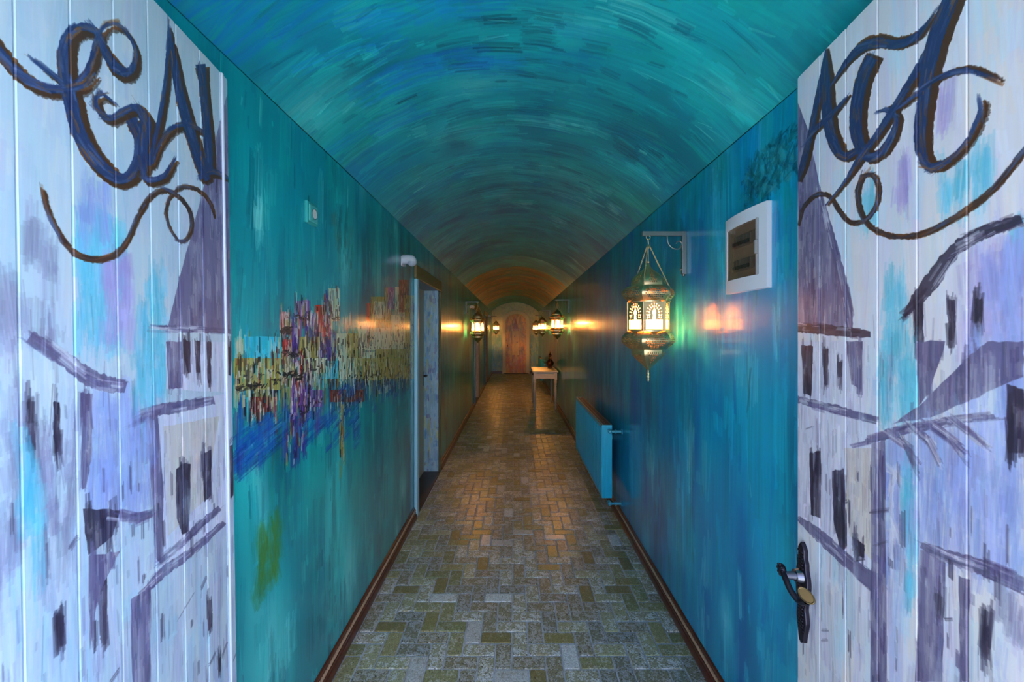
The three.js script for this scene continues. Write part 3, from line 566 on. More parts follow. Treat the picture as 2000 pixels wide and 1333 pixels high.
// baseboards with a carved rope moulding
const mahogany = (() => { const p = new Paint(512, 128, 71), R = p.R; p.fill([96, 40, 24]); for (let i = 0; i < 500; i++) p.stroke(R() * 512, R() * 128, (R() - 0.5) * 0.04, 60 + R() * 200, 1 + R() * 5, [[112, 48, 28], [78, 30, 18], [124, 60, 36], [64, 26, 18]][(R() * 4) | 0], 0.4, 3, 8); const t = p.texture(THREE.RepeatWrapping); t.repeat.set(1.2, 6); return new THREE.MeshPhysicalMaterial({ map: t, roughness: 0.38, clearcoat: 0.5, clearcoatRoughness: 0.2 }); })();
const ropeWood = plain(0xb08a6a, 0.4);
function baseboard(name, label, runs, x, dir) {
  const g = structure(name, label, 'baseboard');
  const prof = [[0, 0], [0.026, 0], [0.028, 0.012], [0.026, 0.024], [0.023, 0.034], [0.019, 0.040], [0.018, 0.050], [0.010, 0.054], [0.009, 0.072], [0.010, 0.076], [0.009, 0.086], [0, 0.09]];
  for (const [z0, z1] of runs) {
    const s = new THREE.Shape(prof.map(([a, b]) => new THREE.Vector2(a * dir, b))), m = new THREE.ExtrudeGeometry(s, { depth: z1 - z0, bevelEnabled: false });
    part('moulding', m, mahogany, g, [x, 0, -z1]);
    const beads = [], bead = new THREE.SphereGeometry(1, 7, 5);
    for (let z = z0 + 0.01; z < z1 - 0.005; z += 0.0175) beads.push(bead.clone().scale(0.0066, 0.0052, 0.0135).rotateX(0.78).translate(x + dir * 0.0135, 0.064, -z));
    const r = part('rope_moulding', merge(beads), ropeWood, g); r.userData = { label: 'carved rope moulding', kind: 'stuff' };
  }
  return g;
}
baseboard('baseboard_left', 'mahogany baseboard with rope carving under the skyline mural wall', [[FRONT, GATE[0][0] - 0.07], [GATE[0][1] + 0.07, GATE[1][0] - 0.07], [GATE[1][1] + 0.07, GATE[2][0] - 0.07], [GATE[2][1] + 0.07, END]], WL, 1);
baseboard('baseboard_right', 'mahogany baseboard with rope carving under the blue right wall', [[FRONT, END]], WR, -1);
{ const g = structure('baseboard_back', 'dark brown baseboard beside the arched end door', 'baseboard'); for (const [a, b] of [[WL + 0.03, 0.05 - 0.49], [0.05 + 0.49, WR - 0.03]]) part('moulding', box(b - a, 0.085, 0.02, (a + b) / 2, 0.0425, -END + 0.011), mahogany, g); }

// ---------------------------------------------------------------- entrance doors
function makeDoor(name, label, at, turn, tilt, paint, boards, astragalX, marks) {
  const d = structure(name, label, 'door', at, turn); d.rotation.order = 'ZYX'; d.rotation.z = tilt;
  const mat = new THREE.MeshPhysicalMaterial({ map: paint.texture(), bumpMap: paint.bump(), bumpScale: 0.0016, roughness: 0.42, clearcoat: 0.25, clearcoatRoughness: 0.2 });
  const H = 2.21, T = 0.02;
  for (let i = 0; i < boards.length - 1; i++) {
    const a = boards[i] + 0.0012, b = boards[i + 1] - 0.0012, g = block(b - a, H, T, 0.0016, 0, 0, 1).rotateX(Math.PI / 2);   // face towards +z
    g.translate((a + b) / 2, H / 2 + 0.01, T);
    const q = g.attributes.position, uv = g.attributes.uv; for (let k = 0; k < q.count; k++) uv.setXY(k, q.getX(k) * DS / 640, 1 - (EYE + 0.69 - q.getY(k)) * DS / 2030);
    part(numbered('plank'), g, mat, d);
  }
  const rail = plain(0x7a5844, 0.6);
  part('backing', box(DW - 0.01, H - 0.02, 0.008, DW / 2, H / 2 + 0.01, -0.004), rail, d);
  if (astragalX !== null) part('meeting_strip', rbox(0.009, H, 0.010, 0.003, astragalX, H / 2 + 0.01, 0.019), plain(0xc6cbd8, 0.4), d).userData.label = 'white rounded strip on the meeting edge';
  return d;
}
const skyL = [[176, 196, 208], [190, 206, 216], [164, 188, 204], [184, 196, 214], [204, 208, 206], [152, 186, 206], [176, 180, 208]];
const skyR = [[206, 208, 214], [216, 216, 224], [198, 210, 230], [198, 194, 222], [220, 210, 200], [166, 216, 236], [208, 220, 236]];
const pDL = paintDoor(83, (d) => DW - d, skyL, cityL, lettersL, swirlL), pDR = paintDoor(89, (d) => d, skyR, cityR, lettersR, swirlR);
const boardsL = [0]; for (let i = 7; i >= 0; i--) { const d = 0.040 + i * 0.0866; if (DW - d > 0.02) boardsL.push(DW - d); } boardsL.push(DW);
const boardsR = [0]; for (let i = 0; i < 7; i++) { const d = 0.098 + i * 0.0936; if (d < DW - 0.02) boardsR.push(d); } boardsR.push(DW);
const doorL = makeDoor('door_1', 'left plank entrance door with navy lettering and purple tower painting', [-0.775 + 0.1305 * DW + 0.016 * EYE - 0.02, 0, -(1.1527 - DW) ], Math.PI / 2 + 0.1298, 0.016, pDL, boardsL, DW - 0.030);
const doorR = makeDoor('door_2', 'right plank entrance door with navy lettering and dark iron handle', [0.771 + 0.02, 0, -1.1436 ], -(Math.PI / 2 + 0.0912), 0, pDR, boardsR, null);
{ // the iron handle
  const iron = plain(0x3b3844, 0.34, 0.85), bronze = plain(0x7c6a4a, 0.32, 0.9), steel = plain(0x8a8c96, 0.25, 1);
  const s = new THREE.Shape(), prof = [[0.004, 0.128], [0.011, 0.118], [0.012, 0.098], [0.017, 0.085], [0.018, 0.07], [0.024, 0.05], [0.026, 0.03], [0.022, 0.0], [0.015, -0.03], [0.018, -0.05], [0.020, -0.068], [0.015, -0.09], [0.011, -0.105], [0.008, -0.122]];
  s.moveTo(0, 0.132); s.splineThru(prof.map(([x, y]) => new THREE.Vector2(x, y))); s.lineTo(0, -0.128); s.splineThru(prof.slice().reverse().map(([x, y]) => new THREE.Vector2(-x * 0.85, y))); s.lineTo(0, 0.132);
  const h = part('handle_plate', new THREE.ExtrudeGeometry(s, { depth: 0.007, bevelEnabled: true, bevelSize: 0.003, bevelThickness: 0.003, bevelSegments: 2, steps: 1 }), iron, doorR, [0.036, 0.836, 0.022]);
  h.userData.label = 'wavy dark iron handle plate with scale pattern';
  const scales = []; for (let r = 0; r < 30; r++) { const y = 0.112 - r * 0.0082; if (Math.abs(y - 0.046) < 0.022 || y < -0.1) continue; for (let c = -1; c <= 1; c++) scales.push(new THREE.SphereGeometry(0.0046, 7, 5).scale(1, 0.8, 0.5).translate(c * 0.0075 + (r % 2 ? 0.0035 : 0), y, 0.0105)); }
  part('scale_relief', merge(scales), iron, h).userData.kind = 'stuff';
  part('collar', cyl(0.016, 0.02, 0.016, 0, 0, 0, 24).rotateX(Math.PI / 2).translate(0, 0.046, 0.016), steel, h);
  part('spindle', cyl(0.0085, 0.012, 0.028, 0, 0, 0, 20).rotateX(Math.PI / 2).translate(0, 0.046, 0.036), steel, h);
  const lever = [tube([[-0.012, 0.054, 0.050], [0.012, 0.044, 0.054], [0.038, 0.024, 0.052], [0.060, 0.014, 0.044], [0.080, 0.028, 0.040]], 0.0075, 30, 10)];
  lever.push(new THREE.SphereGeometry(0.014, 14, 10).scale(1, 1.1, 0.7).translate(-0.012, 0.054, 0.050)); for (let k = 0; k < 8; k++) lever.push(new THREE.SphereGeometry(0.0042, 7, 5).translate(-0.012 + Math.cos(k * 0.785) * 0.012, 0.054 + Math.sin(k * 0.785) * 0.013, 0.054));
  part('lever', merge(lever), iron, h);
  part('oval_knob', merge([cyl(1, 0.92, 0.008, 0, 0, 0, 28).scale(0.021, 1, 0.0135), new THREE.TorusGeometry(0.019, 0.0022, 8, 28).rotateX(Math.PI / 2).scale(1, 1, 0.66).translate(0, 0.004, 0)]).rotateX(0.95).rotateZ(-0.45).rotateY(0.5).translate(0.088, 0.046, 0.044), bronze, h).userData.label = 'oval bronze knob end';
}
// inner doorways on the left wall
function doorway(name, label, [z0, z1], revealTones, leafColor, faceTone) {
  const w = z1 - z0, d = structure(name, label, 'door', [WL, 0, -z1], -Math.PI / 2);   // local x runs away from the far jamb towards the camera; local z points into the wall
  const p = new Paint(256, 1024, 97 + z0 * 10), R = p.R; p.fill(revealTones[0]);
  for (let i = 0; i < 900; i++) p.stroke(R() * 256, R() * 1024, Math.PI / 2 + (R() - 0.5) * 0.3, 10 + R() * 70, 4 + R() * 20, revealTones[(R() * revealTones.length) | 0], 0.5, 4);
  const reveal = lacquer(p, 0.002, { clearcoat: 0.3, clearcoatRoughness: 0.25 }), face = plain(faceTone, 0.4), ochre = plain(0x7d6a3e, 0.5), leafMat = plain(leafColor, 0.45);
  const top = GATETOP, dep = 0.155;
  const jamb = (x) => { const g = box(0.018, top, dep, 0, top / 2, dep / 2); const q = g.attributes.position, uv = g.attributes.uv; for (let i = 0; i < q.count; i++) uv.setXY(i, (q.getZ(i)) / 0.4, q.getY(i) / top); return g.translate(x, 0, 0); };
  part('jamb', jamb(0.0095), reveal, d); part('jamb', jamb(w - 0.0095), reveal, d);
  part('head_lining', box(w - 0.04, 0.03, dep, w / 2, top - 0.07, dep / 2), plain(0x8d9298, 0.5), d);
  part('architrave_head', rbox(w + 0.14, 0.11, 0.022, 0.006, w / 2, top - 0.032, -0.012), ochre, d);
  part('architrave', rbox(0.07, top - 0.09, 0.03, 0.008, w + 0.035, (top - 0.09) / 2, -0.015), face, d);
  part('architrave', rbox(0.05, top - 0.09, 0.024, 0.008, -0.025, (top - 0.09) / 2, -0.012), ochre, d);
  const leaf = part('leaf', rbox(w - 0.044, top - 0.1, 0.04, 0.004, w / 2, (top - 0.1) / 2 + 0.012, dep + 0.02), leafMat, d);
  part('lock_plate', merge([rbox(0.02, 0.15, 0.006, 0.002, 0.06, 1.02, dep - 0.003)]), plain(0x6a5f50, 0.35, 0.8), leaf);
  part('door_handle', merge([cyl(0.008, 0.008, 0.04, 0, 0, 0, 12).rotateX(Math.PI / 2).translate(0.06, 1.05, dep - 0.02), rbox(0.1, 0.014, 0.012, 0.004, 0.1, 1.05, dep - 0.04)]), plain(0x5a5148, 0.35, 0.9), leaf);
  part('over_panel', box(w - 0.04, 0.1, 0.1, w / 2, top - 0.05, dep + 0.05), leafMat, d);
  part('threshold', box(w - 0.04, 0.03, dep + 0.02, w / 2, 0.0, dep / 2 - 0.01), plain(0x3e2a20, 0.4), d);
  return d;
}
const splash = [[176, 204, 216], [140, 182, 212], [206, 218, 220], [96, 140, 196], [190, 200, 180], [222, 204, 110], [160, 190, 206], [190, 212, 222], [226, 232, 230], [120, 90, 150]];
doorway('door_3', 'nearest inner doorway, jamb splashed with blue and yellow paint', GATE[0], splash, 0xc4ae88, 0xa4d2de);
doorway('door_4', 'second inner doorway with pale jamb, behind the left lantern', GATE[1], [[190, 180, 170], [170, 164, 160], [204, 196, 190]], 0x8a8074, 0x4a86a0);
doorway('door_5', 'farthest inner doorway with pinkish jamb on the left wall', GATE[2], [[170, 140, 136], [150, 130, 130], [180, 160, 156]], 0x8a8074, 0x4a86a0);

// ---------------------------------------------------------------- lanterns on wall brackets
const brass = new THREE.MeshPhysicalMaterial({ color: 0xf0cb90, roughness: 0.36, metalness: 1 });
function pierced(draw) { const c = document.createElement('canvas'); c.width = c.height = 256; const g = c.getContext('2d'); g.fillStyle = '#fff'; g.fillRect(0, 0, 256, 256); g.fillStyle = '#000'; const dot = (x, y, rx, ry = rx, a = 0) => { g.beginPath(); g.ellipse(x, y, rx, ry, a, 0, 7); g.fill(); }; draw(g, dot); const t = new THREE.CanvasTexture(c); t.wrapS = t.wrapT = THREE.RepeatWrapping; const m = brass.clone(); m.alphaMap = t; m.alphaTest = 0.5; m.side = THREE.DoubleSide; return m; }
const piercedBulge = pierced((g, dot) => { const R = rand(3); for (let y = 0; y < 8; y++) for (let x = 0; x < 10; x++) { const px = 34 + x * 20.5 + (y % 2) * 10, py = 44 + y * 24; if (((px - 128) / 104) ** 2 + ((py - 128) / 96) ** 2 < 1) dot(px + R() * 5, py + R() * 5, 5.6 + R() * 2, 7.5 + R() * 2.5, R() * 3); } });
const piercedDome = pierced((g, dot) => { for (let y = 0; y < 6; y++) for (let x = -y; x <= y; x += 2) if (Math.abs(x) < 5) dot(128 + x * 15, 96 + y * 24, 8, 9); });
const piercedCone = pierced((g, dot) => { for (let y = 0; y < 6; y++) for (let x = -(5 - y); x <= 5 - y; x += 2) dot(128 + x * 15, 36 + y * 25, 8, 9); });
const piercedPanel = pierced((g, dot) => { g.fillRect(24, 160, 208, 84); g.beginPath(); g.moveTo(108, 162); g.lineTo(114, 112); g.ellipse(128, 96, 24, 24, 0, 2.3, 7.13); g.lineTo(148, 162); g.closePath(); g.fill(); g.beginPath(); g.moveTo(114, 76); g.lineTo(128, 48); g.lineTo(142, 76); g.fill(); for (let k = 0; k < 11; k++) { const a = Math.PI * 0.95 + (k / 10) * Math.PI * 1.1; dot(128 + Math.cos(a) * 62, 106 + Math.sin(a) * 66, 5, 9, a + 1.57); dot(128 + Math.cos(a) * 90, 104 + Math.sin(a) * 86, 4.5, 7, a + 1.57); } for (const s of [-1, 1]) for (let k = 0; k < 2; k++) { dot(128 + s * 60, 124 + k * 18, 6); dot(128 + s * 86, 124 + k * 18, 5); } });
function faceted(profile, steps = 14) {   // profile: [y, circumradius]; six faces, one facing +z
  const c = new THREE.CatmullRomCurve3(profile.map(([y, r]) => new THREE.Vector3(r, y, 0)), false, 'centripetal'), rows = c.getPoints(steps), pos = [], uv = [], idx = [], per = 6;
  for (let f = 0; f < 6; f++) { const base = pos.length / 3;
    for (let i = 0; i <= steps; i++) for (let k = 0; k <= per; k++) { const t = k / per, a = (f + t - 0.5) * Math.PI / 3, flat = Math.cos(Math.PI / 6) / Math.cos((t - 0.5) * Math.PI / 3), round = 0.90 + 0.10 * Math.cos((t - 0.5) * Math.PI), r = rows[i].x * (0.75 * flat + 0.25 * round); pos.push(Math.sin(a) * r, rows[i].y, Math.cos(a) * r); uv.push(t, 1 - i / steps); }
    for (let i = 0; i < steps; i++) for (let k = 0; k < per; k++) { const a = base + i * (per + 1) + k, b = a + per + 1; idx.push(a, b, a + 1, a + 1, b, b + 1); } }
  const g = new THREE.BufferGeometry(); g.setAttribute('position', new THREE.Float32BufferAttribute(pos, 3)); g.setAttribute('uv', new THREE.Float32BufferAttribute(uv, 2)); g.setIndex(idx); g.computeVertexNormals(); return g;
}
const hexRing = (r, h, y) => new THREE.CylinderGeometry(r, r, h, 6, 1).rotateY(0).translate(0, y, 0);
const glassMat = new THREE.MeshPhysicalMaterial({ color: 0xffd08c, transmission: 0.75, roughness: 0.75, thickness: 0, side: THREE.DoubleSide });
const bulbMat = new THREE.MeshStandardMaterial({ color: 0xffffff, emissive: new THREE.Color(1, 0.64, 0.33), emissiveIntensity: 14 });
const chainLinks = (p, q, n) => { const out = [], a = new THREE.Vector3(...p), b = new THREE.Vector3(...q), dir = b.clone().sub(a).normalize(), turn = new THREE.Quaternion().setFromUnitVectors(new THREE.Vector3(0, 1, 0), dir); for (let i = 0; i < n; i++) { const g = new THREE.TorusGeometry(0.0042, 0.0011, 5, 9).scale(0.7, 1.25, 1); if (i % 2) g.rotateY(Math.PI / 2); g.applyQuaternion(turn); const c = a.clone().lerp(b, (i + 0.5) / n); out.push(g.translate(c.x, c.y, c.z)); } return merge(out); };
function makeLantern(label) {   // origin: the ring on the bracket's tip
  const l = thing('hanging_lantern', label, 'lantern', [0, 0, 0], 0, { group: 'pierced brass lanterns along the passage' });
  part('hook', merge([new THREE.TorusGeometry(0.010, 0.002, 8, 18).translate(0, -0.010, 0), new THREE.TorusGeometry(0.009, 0.0018, 8, 18).scale(0.6, 1.6, 1).rotateY(Math.PI / 2).translate(0, -0.032, 0), cyl(0.0035, 0.010, 0.014, 0, -0.052, 0, 14), new THREE.SphereGeometry(0.006, 10, 8).translate(0, -0.062, 0)]), brass, l);
  for (let k = 0; k < 3; k++) { const a = k * 2.094 + 1.57; part('chain', chainLinks([Math.sin(a) * 0.008, -0.056, Math.cos(a) * 0.008], [Math.sin(a) * 0.122, -0.292, Math.cos(a) * 0.122], 34), brass, l); }
  part('stem', merge([cyl(0.0022, 0.0022, 0.075, 0, -0.100, 0, 8), new THREE.SphereGeometry(0.006, 10, 8).translate(0, -0.135, 0)]), brass, l);
  part('dome', faceted([[-0.140, 0.004], [-0.165, 0.018], [-0.190, 0.05], [-0.212, 0.076], [-0.235, 0.088], [-0.257, 0.090]]), piercedDome, l);
  part('upper_bulge', faceted([[-0.255, 0.090], [-0.262, 0.113], [-0.285, 0.134], [-0.302, 0.134], [-0.322, 0.118], [-0.334, 0.106]]), piercedBulge, l);
  for (const y of [-0.336, -0.480]) part('body_rim', hexRing(0.109, 0.006, y), brass, l);
  for (let k = 0; k < 6; k++) { const a = (k + 0.5) * Math.PI / 3; part('corner_post', cyl(0.0035, 0.0035, 0.146, Math.sin(a) * 0.105, -0.408, Math.cos(a) * 0.105, 8), brass, l); }
  for (let k = 0; k < 6; k++) { const a = k * Math.PI / 3, R = 0.105 * Math.cos(Math.PI / 6); const s = part('side_panel', new THREE.PlaneGeometry(0.099, 0.140).translate(0, -0.408, R).rotateY(a), piercedPanel, l); part('pane', new THREE.PlaneGeometry(0.097, 0.138).translate(0, -0.408, R - 0.005).rotateY(a), glassMat, s); }
  part('lower_bulge', faceted([[-0.482, 0.106], [-0.494, 0.122], [-0.515, 0.137], [-0.535, 0.136], [-0.558, 0.114], [-0.572, 0.092]]), piercedBulge, l);
  part('cone', faceted([[-0.571, 0.088], [-0.595, 0.086], [-0.620, 0.066], [-0.645, 0.038], [-0.668, 0.014], [-0.678, 0.006]]), piercedCone, l);
  part('finial', lathe([[0.001, -0.676], [0.006, -0.678], [0.004, -0.688], [0.0095, -0.694], [0.004, -0.702], [0.010, -0.710], [0.004, -0.718], [0.006, -0.726], [0.001, -0.736]], 14), brass, l);
  part('bulb', new THREE.SphereGeometry(0.024, 14, 12).scale(1, 1.25, 1), bulbMat, l, [0, -0.395, 0]);
  const light = new THREE.PointLight(new THREE.Color(1, 0.64, 0.33), LAMP, 0, 2); light.name = 'lantern_glow'; light.position.set(0, -0.395, 0); light.castShadow = true; l.add(light);
  return l;
}
const pewter = plain(0x9a958c, 0.32, 0.9), darkIron = plain(0x6b675c, 0.4, 0.8);
function bracket(side, z, label, m) {   // local x runs from the wall into the passage
  const g = thing('lantern_bracket', label, 'bracket', [side < 0 ? WL : WR, EYE + 0.5, -z], side < 0 ? 0 : Math.PI, { group: 'L-shaped lantern brackets' });
  part('post', rbox(0.022, 0.215, 0.022, 0.002, 0.011, -0.107, 0), m, g); part('arm', rbox(0.2, 0.022, 0.022, 0.002, 0.122, -0.011, 0), m, g);
  part('scroll', tube([[0.022, -0.075, 0], [0.040, -0.088, 0], [0.065, -0.084, 0], [0.088, -0.062, 0], [0.095, -0.022, 0]], 0.003, 24, 6), m, g);
  part('curl', new THREE.TorusGeometry(0.014, 0.003, 6, 18, 4.4).translate(0.036, -0.062, 0), m, g);
  part('wall_screw', merge([cyl(0.006, 0.006, 0.012, 0, 0, 0, 10).rotateZ(Math.PI / 2).translate(0.026, -0.19, 0), new THREE.SphereGeometry(0.007, 10, 8).translate(0.012, -0.218, 0.002)]), m, g);
  return g;
}
const lamps = [[1, 2.11, 1, 'large brass lantern nearest, on the right wall beside the breaker box', 'pewter bracket carrying the nearest lantern beside the breaker box', pewter],
  [1, 6.62, 0.9, 'brass lantern above the white console table on the right', 'bracket of the lantern above the white console table', darkIron],
  [1, 10.17, 0.9, 'brass lantern on the right, second from the end wall', 'bracket of the right lantern second from the end wall', darkIron],
  [1, 13.1, 0.9, 'brass lantern on the right wall closest to the arched end door', 'bracket of the right lantern closest to the arched door', darkIron],
  [-1, 7.05, 1, 'large brass lantern on the left wall before the second doorway', 'bracket of the left lantern before the second doorway', darkIron],
  [-1, 14.06, 0.9, 'distant brass lantern on the left wall beside the arched door', 'bracket of the left lantern beside the arched door', darkIron]];
let proto = null;
for (const [side, z, s, label, bracketLabel, m] of lamps) {
  bracket(side, z, bracketLabel, m);
  let l = proto; if (!l) l = proto = makeLantern(label); else { l = proto.clone(); l.name = numbered('hanging_lantern'); l.userData = { label, category: 'lantern', group: 'pierced brass lanterns along the passage' }; scene.add(l); }
  l.children.find((c) => c.isLight).intensity = s === 1 && side > 0 ? LAMP : FAR_LAMP; l.scale.setScalar(s); l.position.set(side < 0 ? WL + 0.205 : WR - 0.19, EYE + 0.481, -z);
}

// ---------------------------------------------------------------- breaker box on the right wall
{ const b = thing('breaker_box', 'white breaker box with smoked cover set in the right wall', 'breaker box', [WR, EYE + 0.292, -1.545], -Math.PI / 2);
  const white = plain(0xd8dae0, 0.3), bow = (g) => { const q = g.attributes.position; for (let i = 0; i < q.count; i++) { const x = q.getX(i); q.setZ(i, q.getZ(i) + 0.013 * (1 - (x / 0.14) ** 2) * (q.getZ(i) > 0.001 ? 1 : 0)); } g.computeVertexNormals(); return g; };
  const bar = (x0, x1, y0, y1, z0, z1) => bow(new THREE.BoxGeometry(x1 - x0, y1 - y0, z1 - z0, 14, 1, 1).translate((x0 + x1) / 2, (y0 + y1) / 2, (z0 + z1) / 2));
  part('frame', merge([bar(-0.138, 0.138, 0.100, 0.146, 0, 0.016), bar(-0.138, 0.138, -0.146, -0.096, 0, 0.016), bar(-0.138, -0.118, -0.096, 0.100, 0, 0.016), bar(0.100, 0.138, -0.096, 0.100, 0, 0.016)]), white, b);
  part('back_plate', box(0.226, 0.21, 0.002, -0.009, 0.003, 0.003), plain(0xb0a290, 0.5), b);
  part('inner_cover', merge([box(0.19, 0.03, 0.010, -0.012, 0.085, 0.006), box(0.19, 0.05, 0.010, -0.012, 0.003, 0.006), box(0.19, 0.03, 0.010, -0.012, -0.078, 0.006), box(0.02, 0.2, 0.012, -0.108, 0.003, 0.006)]), plain(0xd0c4b2, 0.5), b);
  const dark = plain(0x2a2622, 0.4), grey = plain(0x8f8a84, 0.4);
  for (const y of [0.045, -0.045]) { const row = part('breaker_row', merge([rbox(0.125, 0.045, 0.014, 0.002, -0.015, y, 0.008)]), plain(0x9c9284, 0.45), b); for (let k = 0; k < 5; k++) { const s = part('breaker', rbox(0.0205, 0.040, 0.01, 0.002, -0.062 + k * 0.0235, y, 0.0145), grey, row); void s; part('toggle', rbox(0.014, 0.014, 0.010, 0.002, -0.062 + k * 0.0235, y - 0.009, 0.0205), dark, row); } }
  const smoke = new THREE.MeshPhysicalMaterial({ color: 0xb8a898, transmission: 0.95, roughness: 0.06, thickness: 0 });
  const cover = part('smoked_cover', bow(new THREE.PlaneGeometry(0.218, 0.198, 14, 1).translate(-0.009, 0.002, 0.014)), smoke, b);
  part('cover_rim', merge([bar(0.088, 0.096, -0.097, 0.101, 0.0145, 0.018)]), plain(0xa8a4a4, 0.2, 0, { clearcoat: 1 }), cover);
  part('latch', rbox(0.012, 0.05, 0.012, 0.004, 0.094, 0, 0.027), plain(0x8f8a86, 0.25), cover);
}
// ---------------------------------------------------------------- plate and sensors on the left wall
{ const s = thing('wall_plate', 'square painted-over wall plate with a pale round hole', 'wall plate', [WL, EYE + 0.47, -1.685], Math.PI / 2);
  const tealMat = plain(0x2f9d98, 0.35, 0, { clearcoat: 0.6 });
  part('plate', rbox(0.086, 0.086, 0.014, 0.004, 0, 0, 0.006), tealMat, s); part('bezel', rbox(0.066, 0.066, 0.006, 0.003, 0.003, 0, 0.014), plain(0x4fb3aa, 0.35, 0, { clearcoat: 0.6 }), s);
  part('collar', new THREE.TorusGeometry(0.021, 0.0026, 8, 28).translate(0.005, 0, 0.0175), plain(0x227f7d, 0.4), s);
  part('insert', cyl(0.0185, 0.0185, 0.004, 0, 0, 0, 24).rotateX(Math.PI / 2).translate(0.005, 0, 0.0175), plain(0xd8cfc8, 0.5), s); }
function sensor(z, y, label, s = 1) {
  const g = thing('motion_sensor', label, 'motion sensor', [WL, EYE + y, -z], 0, { group: 'white motion sensors on the left wall' }); g.scale.setScalar(s);
  const white = plain(0xd4d4dc, 0.28);
  part('mount', rbox(0.006, 0.07, 0.062, 0.002, 0.003, 0, 0), white, g);
  part('housing', merge([cyl(0.034, 0.034, 0.052, 0, 0, 0, 28).rotateZ(Math.PI / 2).translate(0.03, 0.014, 0), new THREE.TorusGeometry(0.017, 0.034, 18, 24, Math.PI / 2).translate(0.056, -0.003, 0)]), white, g);
  part('lens', new THREE.SphereGeometry(0.034, 24, 14, 0, Math.PI * 2, Math.PI / 2, Math.PI / 2).translate(0.073, -0.003, 0), plain(0xb9bdc8, 0.35), g);
  part('tilt_joint', merge([cyl(0.004, 0.006, 0.012, 0.022, -0.026, 0.006, 10), new THREE.TorusGeometry(0.006, 0.0018, 6, 12).translate(0.024, -0.034, 0.006)]), plain(0x8a8a92, 0.4), g);
  return g;
}
sensor(3.07, 0.51, 'white motion sensor above the nearest inner doorway');
sensor(7.75, 0.44, 'small white sensor just behind the left lantern bracket', 0.8);
sensor(13.2, 0.46, 'far white sensor near the arched end door', 0.8);

// ---------------------------------------------------------------- radiators
const rad = (() => { const p = new Paint(512, 512, 131), R = p.R; p.fill([0, 186, 222]); for (let i = 0; i < 700; i++) p.stroke(R() * 512, R() * 512, Math.PI / 2 + (R() - 0.5) * 0.1, 40 + R() * 200, 4 + R() * 26, [[0, 196, 230], [0, 168, 210], [20, 210, 236], [0, 176, 198]][(R() * 4) | 0], 0.3, 6, 10); return lacquer(p, 0.0008, { clearcoat: 0.4, clearcoatRoughness: 0.2 }); })();
const grilleDark = plain(0x2c3a40, 0.35, 0.3), valveMat = plain(0x4fb4c8, 0.3, 0.2);
function radiator(label, len) {   // origin on the floor under the near end; local x runs away from the camera, local z out of the wall
  const g = thing('radiator', label, 'radiator', [0, 0, 0], Math.PI / 2, { group: 'painted panel radiators on the right wall' });
  const y0 = 0.177, y1 = 0.769, n = Math.round(len / 0.055), s = new THREE.Shape(); s.moveTo(0, 0); 
  for (let i = 0; i < n; i++) { const x = i * len / n, w = len / n; s.lineTo(x + w * 0.12, 0.0); s.lineTo(x + w * 0.26, 0.012); s.lineTo(x + w * 0.74, 0.012); s.lineTo(x + w * 0.88, 0.0); } s.lineTo(len, 0); s.lineTo(len, -0.012); s.lineTo(0, -0.012);
  const flute = new THREE.ExtrudeGeometry(s, { depth: y1 - y0 - 0.055, bevelEnabled: false }).rotateX(-Math.PI / 2);   // shape y becomes -z
  part('front_panel', flute.translate(0, y0 + 0.025, 0).scale(1, 1, 1), rad, g, [0, 0, -0.146]);
  part('panel_edges', merge([rbox(len, 0.03, 0.02, 0.004, len / 2, y0 + 0.015, -0.146), rbox(len, 0.034, 0.02, 0.004, len / 2, y1 - 0.019, -0.146)]), rad, g);
  part('back_panel', rbox(len - 0.01, y1 - y0 - 0.03, 0.014, 0.004, len / 2, (y0 + y1) / 2, -0.082), rad, g);
  part('side_cover', rbox(0.008, y1 - y0, 0.084, 0.002, 0.0, (y0 + y1) / 2, -0.115), rad, g); part('side_cover', rbox(0.008, y1 - y0, 0.084, 0.002, len, (y0 + y1) / 2, -0.115), rad, g);
  const bars = [box(len - 0.01, 0.010, 0.006, len / 2, y1 - 0.004, -0.152), box(len - 0.01, 0.010, 0.006, len / 2, y1 - 0.004, -0.078), box(len - 0.01, 0.008, 0.004, len / 2, y1 - 0.004, -0.115)];
  for (let x = 0.02; x < len - 0.01; x += 0.024) bars.push(box(0.010, 0.006, 0.072, x, y1 - 0.005, -0.115));
  part('top_grille', merge(bars), grilleDark, g).userData.label = 'dark slotted top grille';
  for (const y of [0.725, 0.150]) {
    const v = part('valve', merge([cyl(0.013, 0.013, 0.04, 0, 0, 0, 16).rotateZ(Math.PI / 2).translate(-0.022, y, -0.10), new THREE.SphereGeometry(0.017, 16, 12).translate(-0.045, y, -0.10), cyl(0.010, 0.010, 0.085, 0, 0, 0, 16).rotateX(Math.PI / 2).translate(-0.045, y, -0.055), cyl(0.016, 0.016, 0.012, 0, 0, 0, 18).rotateX(Math.PI / 2).translate(-0.045, y, -0.055)]), valveMat, g);
    part('wall_rosette', cyl(0.02, 0.022, 0.008, 0, 0, 0, 20).rotateX(Math.PI / 2).translate(-0.045, y, -0.006), valveMat, v);
  }
  part('fixing', merge([box(0.03, 0.03, 0.07, len * 0.2, 0.6, -0.04), box(0.03, 0.03, 0.07, len * 0.8, 0.6, -0.04)]), valveMat, g);
  return g;
}
radiator('blue painted panel radiator beneath the nearest lantern on right', 1.44).position.set(WR, 0, -3.40);
radiator('far blue radiator half hidden behind the white console table', 1.2).position.set(WR, 0, -11.4);

